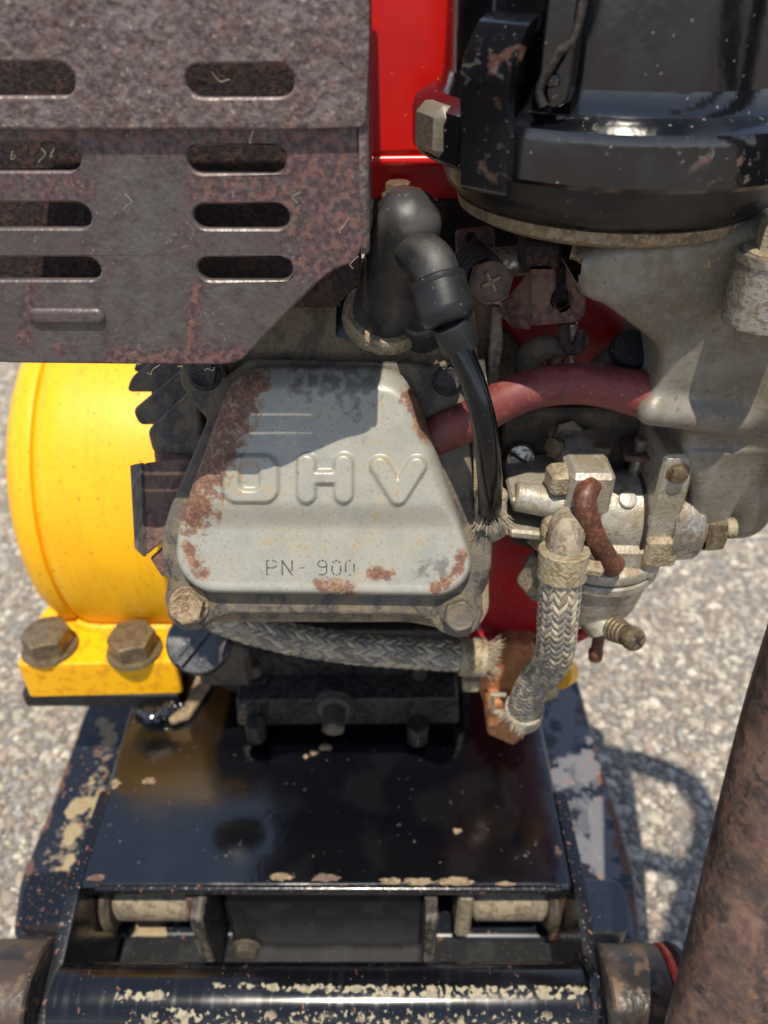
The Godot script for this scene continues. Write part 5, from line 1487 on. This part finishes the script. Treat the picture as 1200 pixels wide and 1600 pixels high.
	var bowl := part("float_bowl", commit(standing(b.x, b.z) * lathe([Vector2(0, b.y - 0.0265), Vector2(0.0142, b.y - 0.026), Vector2(0.0185, b.y - 0.0238), Vector2(0.0206, b.y - 0.019), Vector2(0.0232, b.y - 0.004), Vector2(0.0238, b.y - 0.001), Vector2(0.0256, b.y - 0.0002), Vector2(0.0258, b.y + 0.003), Vector2(0.0250, b.y + 0.0038), Vector2(0, b.y + 0.0038)], 64)), mats["alloy"], carb, "silver float bowl, slightly stained")
	part("bowl_gasket", commit(standing(b.x, b.z) * lathe([Vector2(0, b.y + 0.0038), Vector2(0.0245, b.y + 0.0038), Vector2(0.0245, b.y + 0.005), Vector2(0, b.y + 0.005)], 64)), mats["rust_dark"], bowl)
	part("bowl_collar", commit(standing(b.x, b.z) * lathe([Vector2(0, b.y + 0.005), Vector2(0.0254, b.y + 0.005), Vector2(0.0257, b.y + 0.006), Vector2(0.0257, b.y + 0.0085), Vector2(0.0248, b.y + 0.0098), Vector2(0.019, b.y + 0.0125), Vector2(0, b.y + 0.0125)], 64)), mats["alloy"], bowl)
	for g in [0.35, 2.0]:
		part("bowl_screw", commit(Transform3D(Basis.IDENTITY, Vector3(b.x + cos(g) * 0.0225, b.y + 0.0095, b.z + sin(g) * 0.0225)) * axis_frame(Vector3.ZERO, Vector3.UP) * hex_head(0.0034, 0.0028, 0.0042, 0.0006)), mats["steel_bright"], bowl)
	part("drain_boss", commit(tube(PackedVector3Array([Vector3(b.x, b.y - 0.019, b.z + 0.004), Vector3(0.09131, 0.27289, -0.014), Vector3(0.09258, 0.26939, -0.01)]), [0.011, 0.0085, 0.006], 24)), mats["alloy"], bowl)
	var s0 := Vector3(0.09448, 0.27385, -0.01)
	var s1 := Vector3(0.09989, 0.27893, 0.002)
	part("drain_screw", commit(rod(s0, s1, 0.0032)), mats["steel_bolt"], bowl)
	for k in 4:
		var c := s0.lerp(s1, 0.12 + 0.14 * k)
		part("spring_coil", commit(axis_frame(c, s1 - s0) * lathe(ring_profile(0.0048 - 0.0003 * k, 0.0009), 24)), mats["steel_bolt"], bowl)
	part("screw_head", commit(axis_frame(s0.lerp(s1, 0.78), s1 - s0) * lathe([Vector2(0, 0), Vector2(0.0046, 0), Vector2(0.005, 0.001), Vector2(0.005, 0.003), Vector2(0.0042, 0.0046), Vector2(0.0016, 0.0052), Vector2(0.0010, 0.004), Vector2(0, 0.004)], 28)), mats["steel_bolt"], bowl)
	for g in [0.4, 0.4 + PI / 2]:
		part("cross_slot", commit(axis_frame(s0.lerp(s1, 0.78), s1 - s0) * Transform3D(Basis(Vector3.BACK, g), Vector3(0, 0, 0.0046)) * box(Vector3(0.0058, 0.0011, 0.0014), 0.0002)), mats["rust_dark"], bowl)
	part("drain_nipple", commit(tube(PackedVector3Array([Vector3(0.09157, 0.26804, -0.014), Vector3(0.09189, 0.25609, -0.014), Vector3(0.09174, 0.25531, -0.014), Vector3(0.0921, 0.25133, -0.014)]), [0.0026, 0.0026, 0.0032, 0.003], 16)), mats["brown_tube"], bowl)
	# choke tabs and the fuel inlet at the left
	part("choke_tab", commit(face_z(-0.012) * slab(rounded([Vector2(0.05455, 0.31686), Vector2(0.05985, 0.32182), Vector2(0.06642, 0.31997), Vector2(0.06692, 0.31245), Vector2(0.06121, 0.31053)], 0.001), 0.004, 0.0006)), mats["clamp_tan"], carb)
	part("choke_tab", commit(face_z(-0.016) * slab(rounded([Vector2(0.05414, 0.2925), Vector2(0.0577, 0.30726), Vector2(0.06981, 0.29998), Vector2(0.07269, 0.27833), Vector2(0.0609, 0.28337)], 0.0012), 0.0022, 0.0006)), mats["tan_metal"], carb)
	part("inlet_ring", commit(axis_frame(Vector3(0.06809, 0.32762, -0.006), Vector3(-0.25, 0.3, 1)) * lathe(ring_profile(0.0078, 0.0024), 30)), mats["clamp_tan"], carb)
	part("inlet_spout", commit(tube(smooth_path([Vector3(0.07017, 0.32788, -0.012), Vector3(0.06687, 0.33242, -0.002), Vector3(0.06533, 0.32967, 0.002), Vector3(0.06494, 0.323, 0.004), Vector3(0.06516, 0.31315, 0.005)], 6), [0.0072, 0.0068, 0.0066, 0.0066], 24, true, 0.0003)), mats["tan_metal"], carb)


func ring_profile(r: float, w: float, n := 10) -> Array:
	var out := []
	for k in n + 1:
		out.append(Vector2(r + cos(TAU * k / n) * w, sin(TAU * k / n) * w))
	return out


func slant_block(a: Vector3, b: Vector3, high: float, deep: float) -> PackedVector3Array:
	# a bevelled block whose top front edge runs from a to b
	var c := (a + b) / 2.0 + Vector3(0, -high / 2.0, -deep / 2.0)
	return Transform3D(Basis.IDENTITY, c) * box(Vector3(a.distance_to(b), high, deep), 0.0018)


# ------------------------------------------------------------------ governor and throttle linkage

func build_linkage() -> void:
	var link := hub("throttle_linkage", "rusty throttle bracket with spring, screw and lever")
	part("strip_bracket", commit(face_z(-0.048) * slab(rounded([Vector2(0.02441, 0.42326), Vector2(0.03737, 0.42453), Vector2(0.03944, 0.41056), Vector2(0.03966, 0.3918), Vector2(0.04038, 0.3592), Vector2(0.0339, 0.3592), Vector2(0.02939, 0.3918), Vector2(0.02555, 0.41056)], 0.002), 0.003, 0.0006, [circle2(Vector2(0.02956, 0.42112), 0.0015, 14)])), mats["rust_bracket"], link)
	part("back_strip", commit(face_z(-0.042) * slab(rounded([Vector2(0.03838, 0.39894), Vector2(0.04154, 0.39894), Vector2(0.04331, 0.38447), Vector2(0.04176, 0.35823), Vector2(0.03931, 0.35823), Vector2(0.03859, 0.37945)], 0.001), 0.003, 0.0006)), mats["tan_metal"], link)
	part("dark_arm", commit(face_z(-0.05) * slab(rounded([Vector2(0.04417, 0.38602), Vector2(0.05172, 0.37966), Vector2(0.05529, 0.36232), Vector2(0.04304, 0.3539), Vector2(0.04139, 0.36779)], 0.003), 0.008, 0.001)), mats["grime"], link)
	var s0 := Vector3(0.02957, 0.41541, -0.044)
	var s1 := Vector3(0.03487, 0.41367, -0.022)
	for k in 5:
		part("spring_coil", commit(axis_frame(s0.lerp(s1, 0.12 + k * 0.13), s1 - s0) * lathe(ring_profile(0.0062, 0.0010), 26)), mats["steel_dark"], link)
	part("spring_screw", commit(rod(s0, s1, 0.0034)), mats["steel_dark"], link)
	part("screw_head", commit(axis_frame(s0.lerp(s1, 0.86), Vector3(0.0, 0.35, 1)) * hex_head(0.0074, 0.005, 0.0, 0.001, 0.0008)), mats["rust_tube"], link)
	for g in [0.5, 0.5 + PI / 2]:
		part("cross_slot", commit(axis_frame(s0.lerp(s1, 0.86), Vector3(0.0, 0.35, 1)) * Transform3D(Basis(Vector3.BACK, g), Vector3(0, 0, 0.0042)) * box(Vector3(0.007, 0.0016, 0.0014), 0.0003)), mats["steel_bolt"], link)
	var key := PackedVector2Array([Vector2(0.04636, 0.41914), Vector2(0.05287, 0.41955), Vector2(0.05534, 0.4179), Vector2(0.05622, 0.41118), Vector2(0.05503, 0.40903), Vector2(0.05516, 0.40643), Vector2(0.05689, 0.40445), Vector2(0.05914, 0.40357), Vector2(0.06111, 0.40467), Vector2(0.06158, 0.4073), Vector2(0.06079, 0.40989), Vector2(0.05978, 0.41118), Vector2(0.05881, 0.41811), Vector2(0.06467, 0.41872), Vector2(0.06588, 0.41624), Vector2(0.06711, 0.40291), Vector2(0.06545, 0.39978), Vector2(0.05166, 0.39843), Vector2(0.04859, 0.39888)])
	part("keyhole_plate", commit(face_z(-0.026) * slab(rounded(Array(key), 0.0012, 3), 0.003, 0.0005)), mats["rust_bracket"], link)
	part("backing_plate", commit(face_z(-0.033) * slab(rounded([Vector2(0.05173, 0.41641), Vector2(0.06468, 0.41599), Vector2(0.06702, 0.39739), Vector2(0.05407, 0.39693)], 0.001), 0.003, 0.0005)), mats["rust_dark"], link)
	part("bent_plate", commit(slab_between(Vector3(0.04015, 0.40126, -0.036), Vector3(0.04732, 0.4179, -0.026), Vector3(0.04988, 0.39888, -0.026), Vector3(0.04566, 0.39629, -0.034), 0.0026)), mats["rust_bracket"], link)
	part("pivot_block", commit(Transform3D(Basis.IDENTITY, Vector3(0.05036, 0.42133, -0.032)) * box(Vector3(0.0125, 0.0095, 0.012), 0.0012)), mats["rust_dark"], link)
	part("pivot_tube", commit(rod(Vector3(0.03509, 0.41497, -0.04), Vector3(0.04799, 0.41583, -0.04), 0.0052, 0.0052, 0.0005)), mats["steel_bright"], link)
	part("lever_arm", commit(tube(smooth_path([Vector3(0.05248, 0.36894, -0.036), Vector3(0.05247, 0.38171, -0.036), Vector3(0.0561, 0.38703, -0.034), Vector3(0.06271, 0.38888, -0.032), Vector3(0.07028, 0.39213, -0.03)], 6), [0.0052, 0.005, 0.0046, 0.0036, 0.0026], 16)), mats["grime"], link)
	part("lever_arm", commit(tube(smooth_path([Vector3(0.06296, 0.37107, -0.038), Vector3(0.06202, 0.3805, -0.037), Vector3(0.06246, 0.38679, -0.034)], 5), [0.0032], 12)), mats["rust_bracket"], link)
	part("link_rod", commit(rod(Vector3(0.06385, 0.39874, -0.028), Vector3(0.06828, 0.37307, -0.034), 0.0016)), mats["steel_bright"], link)
	part("link_hook", commit(tube(smooth_path([Vector3(0.0606, 0.39874, -0.028), Vector3(0.06234, 0.39109, -0.027), Vector3(0.06619, 0.39036, -0.026), Vector3(0.06701, 0.39646, -0.028)], 6), [0.0020], 10)), mats["rust_dark"], link)
	var stay := part("hose_bracket", commit(face_z(-0.03) * slab(rounded([Vector2(0.07083, 0.3738), Vector2(0.07456, 0.38204), Vector2(0.08068, 0.38834), Vector2(0.08868, 0.39071), Vector2(0.09717, 0.38834), Vector2(0.1012, 0.36943), Vector2(0.09052, 0.36943)], 0.003), 0.006, 0.0018, [], 2)), mats["flange_grey"], null, "grey bracket with a black plug above the red hose")
	part("rubber_plug", commit(axis_frame(Vector3(0.08489, 0.38758, -0.0285), Vector3(0, 0.75, 0.66)) * lathe([Vector2(0, 0), Vector2(0.0068, 0), Vector2(0.0072, 0.001), Vector2(0.0072, 0.0035), Vector2(0.0062, 0.005), Vector2(0, 0.0054)], 28)), mats["rubber"], stay)


# ------------------------------------------------------------------ spark plug cap and ignition wire

func build_ignition() -> void:
	var cap_ := hub("spark_plug_cap", "black rubber spark plug cap bent over towards the wire")
	var foot := Vector3(-0.00046, 0.39305, -0.04369)
	var top := Vector3(0.00705, 0.43262, -0.022)
	var dir := (top - foot).normalized()
	part("cap_body", commit(tube(PackedVector3Array([foot, foot + dir * 0.004, foot.lerp(top, 0.3), foot.lerp(top, 0.6), foot.lerp(top, 0.85), top, top + dir * 0.004, top + dir * 0.0075, top + dir * 0.0095, top + dir * 0.0102]), [0.0116, 0.0116, 0.0115, 0.0111, 0.0107, 0.0105, 0.0101, 0.0083, 0.0050, 0.0008], 36)), mats["rubber_cap"], cap_)
	part("seat_ring", commit(axis_frame(foot - dir * 0.001, dir) * lathe([Vector2(0.006, 0), Vector2(0.0140, 0), Vector2(0.0148, 0.001), Vector2(0.0148, 0.005), Vector2(0.0138, 0.0066), Vector2(0.0118, 0.0066), Vector2(0.006, 0.005)], 40)), mats["clamp_tan"], cap_)
	var e0 := top - dir * 0.006
	var e1 := Vector3(0.01406, 0.42641, -0.005)
	var e2 := Vector3(0.01764, 0.4163, 0.002)
	var e3 := Vector3(0.02007, 0.4114, 0.003)
	var e4 := Vector3(0.02317, 0.4039, 0.003)
	part("elbow", commit(tube(smooth_path([e0, e0.lerp(e1, 0.5), e1, e1.lerp(e2, 0.45)], 5), [0.0062, 0.0069, 0.0070, 0.0070], 32)), mats["rubber_cap"], cap_)
	var a := e1.lerp(e2, 0.36)
	part("collar", commit(axis_frame(a, e2 - a) * lathe([Vector2(0, 0), Vector2(0.0082, 0), Vector2(0.0086, 0.0005), Vector2(0.0086, 0.0018), Vector2(0.0083, 0.0022), Vector2(0.0085, 0.0095), Vector2(0.0082, 0.0112), Vector2(0.0068, 0.0132), Vector2(0.0054, 0.0138), Vector2(0, 0.0138)], 36)), mats["rubber"], cap_)
	var c := a + (e2 - a).normalized() * 0.0128
	part("sleeve", commit(axis_frame(c, e4 - c) * lathe([Vector2(0, 0), Vector2(0.0052, 0), Vector2(0.0056, 0.0008), Vector2(0.0058, 0.0085), Vector2(0.0060, 0.0089), Vector2(0.0058, 0.0096), Vector2(0.0046, 0.0098), Vector2(0, 0.0098)], 32)), mats["rubber"], cap_)
	var tip := c + (e4 - c).normalized() * 0.006
	var wire := part("ignition_wire", commit(tube(smooth_path([tip, Vector3(0.02335, 0.40319, 0.006), Vector3(0.02717, 0.3943, 0.0085), Vector3(0.03078, 0.38301, 0.01), Vector3(0.03364, 0.36838, 0.009), Vector3(0.03594, 0.35316, 0.005), Vector3(0.03767, 0.33871, -0.002), Vector3(0.0388, 0.32996, -0.008)], 8), [0.0037, 0.0038, 0.0041, 0.0042, 0.0042], 24)), mats["wire_black"], null, "glossy black ignition wire curving down to a frayed sleeve")
	part("frayed_sleeve", commit(fray(Vector3(0.03824, 0.33725, -0.004), Vector3(0.02, -0.5, 0.5), 0.0052, 0.0095, 130)), mats["frayed"], wire)
	part("cloth_sleeve", commit(tube(smooth_path([Vector3(0.03835, 0.34427, -0.006), Vector3(0.03858, 0.3358, -0.006), Vector3(0.03938, 0.32547, -0.01)], 4), [0.0056, 0.0062, 0.0066], 18, true, 0.0006)), mats["frayed"], wire)
	part("wire_guide", commit(slab_between(Vector3(0.02999, 0.38865, -0.022), Vector3(0.0339, 0.38865, -0.022), Vector3(0.04478, 0.32698, -0.012), Vector3(0.03402, 0.32243, -0.012), 0.002)), mats["clamp_tan"], wire)
	part("second_boot", commit(rod(Vector3(0.01431, 0.38829, -0.04173), Vector3(0.01211, 0.39873, -0.03369), 0.0075, 0.0068, 0.001)), mats["rubber_cap"], cap_)


func fray(at: Vector3, dir: Vector3, r: float, long: float, count: int) -> PackedVector3Array:
	# loose ends of a braid: thin bent threads that fan out
	var t := PackedVector3Array()
	var f := axis_frame(at, dir)
	for i in count:
		var g := rng.randf() * TAU
		var q := r * sqrt(rng.randf_range(0.35, 1.0))
		var a := Vector3(cos(g) * q, sin(g) * q, rng.randf_range(-0.3, 0.1) * long)
		var l := long * rng.randf_range(0.4, 1.0)
		var side := Vector3(cos(g + rng.randf_range(-0.8, 0.8)), sin(g + rng.randf_range(-0.8, 0.8)), 0)
		var b := a + Vector3(0, 0, l * 0.55) + side * l * rng.randf_range(0.0, 0.3)
		var c := b + Vector3(0, 0, l * 0.4) + side * l * rng.randf_range(0.1, 0.5)
		t.append_array(tube(PackedVector3Array([f * a, f * b, f * c]), [0.00022, 0.00018, 0.00008], 4))
	return t


# ------------------------------------------------------------------ hoses

func braided(path: PackedVector3Array, r: float, columns: int, pitch: float) -> Array:
	# plaited threads on a hose: short flat bundles, leaning one way and the other in turn, row after row
	var tones := [PackedVector3Array(), PackedVector3Array(), PackedVector3Array()]
	var fr := frames_along(path)
	var run := PackedFloat32Array([0.0])
	for i in range(1, path.size()):
		run.append(run[i - 1] + path[i].distance_to(path[i - 1]))
	var total := run[run.size() - 1]
	var place := func(s: float, g: float, lift: float) -> Vector3:
		s = clampf(s, 0.0, total)
		var i := 0
		while i < run.size() - 2 and run[i + 1] < s:
			i += 1
		var f := (s - run[i]) / maxf(run[i + 1] - run[i], 1e-6)
		var x: Transform3D = fr[i].interpolate_with(fr[i + 1], f)
		return x * Vector3(cos(g) * (r + lift), sin(g) * (r + lift), 0)
	var col := TAU / columns
	for c in columns:
		var lean := 1.0 if c % 2 == 0 else -1.0
		for k in range(-1, int(total / pitch) + 1):
			var s0 := k * pitch + (0.0 if lean > 0 else pitch * 0.12) + rng.randf_range(-0.1, 0.1) * pitch
			var half := pitch * 0.44
			var grid := []
			for u in 5:
				var row := []
				var fu := u / 4.0 - 0.5
				for v in 4:
					var fv := v / 3.0 - 0.5
					var lift := 0.00095 * cos(fu * 2.6) * cos(fv * 2.7) - 0.0002
					row.append(place.call(s0 + lean * fu * pitch * 1.05 + fv * half * 2.0, (c + 0.5 + fu * 1.22) * col, lift + rng.randf_range(-0.0001, 0.0001)))
				grid.append(row)
			if s0 < pitch * 0.3 or s0 > total - pitch * 0.3:
				continue
			var tone := 0 if rng.randf() < 0.5 else 1 if rng.randf() < 0.45 else 2
			var t := PackedVector3Array()
			var mid: Vector3 = grid[2][1]
			var n: Vector3 = (grid[3][1] - grid[2][1]).cross(grid[2][2] - grid[2][1])
			var flip := n.dot(mid - place.call(s0, 0.0, -r)) < 0.0
			for u in 4:
				for v in 3:
					if flip:
						quad(t, grid[u][v], grid[u][v + 1], grid[u + 1][v + 1], grid[u + 1][v])
					else:
						quad(t, grid[u][v], grid[u + 1][v], grid[u + 1][v + 1], grid[u][v + 1])
			var joined: PackedVector3Array = tones[tone]
			joined.append_array(t)
			tones[tone] = joined
	return tones


func plait(hose: Node3D, tones: Array) -> void:
	# grey, dark and cream threads of the braid
	for k in 3:
		part("braid", commit(tones[k], 60.0), mats[["braid", "braid_dark", "braid_pale"][k]], hose).set_meta("kind", "stuff")


func build_hoses() -> void:
	var red := smooth_path([Vector3(0.01276, 0.35602, -0.02), Vector3(0.02049, 0.36198, -0.018), Vector3(0.03014, 0.36827, -0.016), Vector3(0.04273, 0.37675, -0.016), Vector3(0.05471, 0.3801, -0.018), Vector3(0.06987, 0.38106, -0.018), Vector3(0.0839, 0.37918, -0.016), Vector3(0.09071, 0.37827, -0.014)], 7)
	part("breather_hose", commit(tube(red, [0.0072, 0.0072, 0.0070, 0.0069, 0.0070, 0.0076, 0.0084], 28)), mats["hose_red"], null, "faded red rubber breather hose from head to intake elbow")
	var one := smooth_path([Vector3(-0.07807, 0.25827, -0.034), Vector3(-0.06252, 0.25222, -0.032), Vector3(-0.03804, 0.24566, -0.03), Vector3(-0.01181, 0.24026, -0.03), Vector3(0.01484, 0.23731, -0.03), Vector3(0.04318, 0.23518, -0.03)], 7)
	var hose := part("fuel_hose", commit(tube(one, [0.0066], 24)), mats["braid_dark"], null, "grey braided fuel hose running under the valve cover")
	plait(hose, braided(one, 0.0068, 14, 0.0046))
	part("hose_clamp", commit(axis_frame(Vector3(0.04109, 0.23518, -0.03), Vector3(0.04318, 0.23518, -0.03) - Vector3(0.01484, 0.23731, -0.03)) * lathe([Vector2(0.004, -0.006), Vector2(0.0088, -0.006), Vector2(0.0092, -0.0055), Vector2(0.0092, 0.0055), Vector2(0.0088, 0.006), Vector2(0.004, 0.006)], 32)), mats["clamp_tan"], hose)
	part("clamp_lug", commit(Transform3D(Basis.IDENTITY, Vector3(0.04172, 0.21674, -0.03)) * box(Vector3(0.008, 0.007, 0.006), 0.001)), mats["clamp_tan"], hose)
	var f1 := part("frayed_end", commit(fray(Vector3(0.04768, 0.23476, -0.03), Vector3(1, -0.1, 0.15), 0.0068, 0.0075, 240)), mats["frayed"], hose)
	f1.set_meta("kind", "stuff")
	var two := smooth_path([Vector3(0.06482, 0.32082, 0.005), Vector3(0.06516, 0.30864, 0.007), Vector3(0.06656, 0.2923, 0.006), Vector3(0.06859, 0.27527, 0.003), Vector3(0.06951, 0.25732, -0.004), Vector3(0.06709, 0.23797, -0.012), Vector3(0.06597, 0.21713, -0.018), Vector3(0.06664, 0.20214, -0.022)], 7)
	var hose2 := part("fuel_hose", commit(tube(two, [0.0070], 24)), mats["braid_dark"], null, "grey braided fuel hose hanging from the carburettor")
	plait(hose2, braided(two, 0.0072, 18, 0.0037))
	part("hose_clamp", commit(axis_frame(Vector3(0.06489, 0.32202, 0.005), Vector3(0.06482, 0.32082, 0.005) - Vector3(0.06516, 0.30864, 0.007)) * lathe([Vector2(0.004, -0.0065), Vector2(0.0088, -0.0065), Vector2(0.0092, -0.006), Vector2(0.0092, 0.0045), Vector2(0.0088, 0.005), Vector2(0.004, 0.005)], 32)), mats["clamp_tan"], hose2)
	part("clamp_lug", commit(Transform3D(Basis(Vector3.BACK, -0.2), Vector3(0.07267, 0.32153, 0.008)) * box(Vector3(0.012, 0.004, 0.006), 0.001)), mats["clamp_tan"], hose2)
	part("hose_clamp", commit(axis_frame(Vector3(0.06658, 0.20711, -0.021), Vector3(0.06664, 0.20214, -0.022) - Vector3(0.06627, 0.21713, -0.018)) * lathe([Vector2(0.004, -0.005), Vector2(0.0088, -0.005), Vector2(0.0092, -0.0045), Vector2(0.0092, 0.0045), Vector2(0.0088, 0.005), Vector2(0.004, 0.005)], 32)), mats["alloy"], hose2)
	var f2 := part("frayed_end", commit(fray(Vector3(0.06251, 0.20706, -0.018), Vector3(-0.6, -0.5, 0.4), 0.0055, 0.007, 170)), mats["frayed"], hose2)
	f2.set_meta("kind", "stuff")
	# fuel cock of orange plastic that both hoses serve
	var cock := part("fuel_cock", commit(face_z(-0.045) * slab(rounded([Vector2(0.04855, 0.19394), Vector2(0.04938, 0.21748), Vector2(0.05922, 0.22733), Vector2(0.07418, 0.22733), Vector2(0.08083, 0.20356), Vector2(0.08176, 0.17383), Vector2(0.0686, 0.16332), Vector2(0.05398, 0.17486)], 0.004), 0.022, 0.004, [], 4)), mats["plastic_orange"], null, "dirty orange plastic fuel cock below the carburettor")
	part("drain_cup", commit(Transform3D(Basis.IDENTITY, Vector3.ZERO) * (face_z(-0.036) * slab(rounded([Vector2(0.05041, 0.19573), Vector2(0.07653, 0.19476), Vector2(0.07874, 0.17578), Vector2(0.06868, 0.16054), Vector2(0.05409, 0.16956)], 0.0022), 0.014, 0.0022, [], 3))), mats["plastic_orange"], cock)
	part("spout", commit(rod(Vector3(0.08402, 0.2021, -0.04), Vector3(0.07362, 0.20339, -0.036), 0.0062)), mats["grime"], cock)
	part("yellow_plug", commit(rod(Vector3(0.09358, 0.20056, -0.052), Vector3(0.08604, 0.21101, -0.04), 0.0068)), mats["yellow_dirty"], cock)
	part("wire_clip", commit(tube(PackedVector3Array([Vector3(0.05811, 0.21315, -0.026), Vector3(0.05161, 0.21406, -0.026), Vector3(0.053, 0.20104, -0.026), Vector3(0.05924, 0.20104, -0.026)]), [0.0012], 8)), mats["alloy"], cock)


# ------------------------------------------------------------------ loose crumbs on the deck

func build_debris() -> void:
	var spots := [[Vector3(-0.14592, 0.1345, -0.03186), 0.0030, "pale mud crumb on the black deck by its left edge"], [Vector3(-0.1281, 0.1345, -0.03306), 0.0026, "pale round mud crumb near the left edge of the black deck"], [Vector3(-0.03348, 0.1345, -0.0552), 0.0026, "largest tan crumb of the cluster in front of the drain plug"], [Vector3(-0.03978, 0.1345, -0.05174), 0.0018, "small tan crumb beside the cluster in front of the drain plug"], [Vector3(-0.04391, 0.1345, -0.04917), 0.0016, "leftmost tan crumb of the cluster in front of the drain plug"], [Vector3(0.03756, 0.1345, -0.00394), 0.0018, "grey crumb on the right half of the bare black deck"]]
	for s in spots:
		var t := ball(Vector3.ZERO, Vector3.ONE, 6, 10)
		for i in t.size():
			var p := t[i]
			t[i] = p * (1.0 + 0.22 * sin(p.x * 4.0 + s[1] * 9000.0) + 0.2 * sin(p.z * 5.0 + s[1] * 5000.0)) * Vector3(1.2, 0.5, 0.9) * s[1]
		var o := MeshInstance3D.new()
		o.name = "mud_crumb"
		o.mesh = commit(t, 50.0)
		o.material_override = mats["dirt"]
		add_child(o, true)
		o.position = s[0]
		o.set_meta("label", s[2])
		o.set_meta("category", "mud crumb")
		o.set_meta("group", "dried mud crumbs lying on the deck")
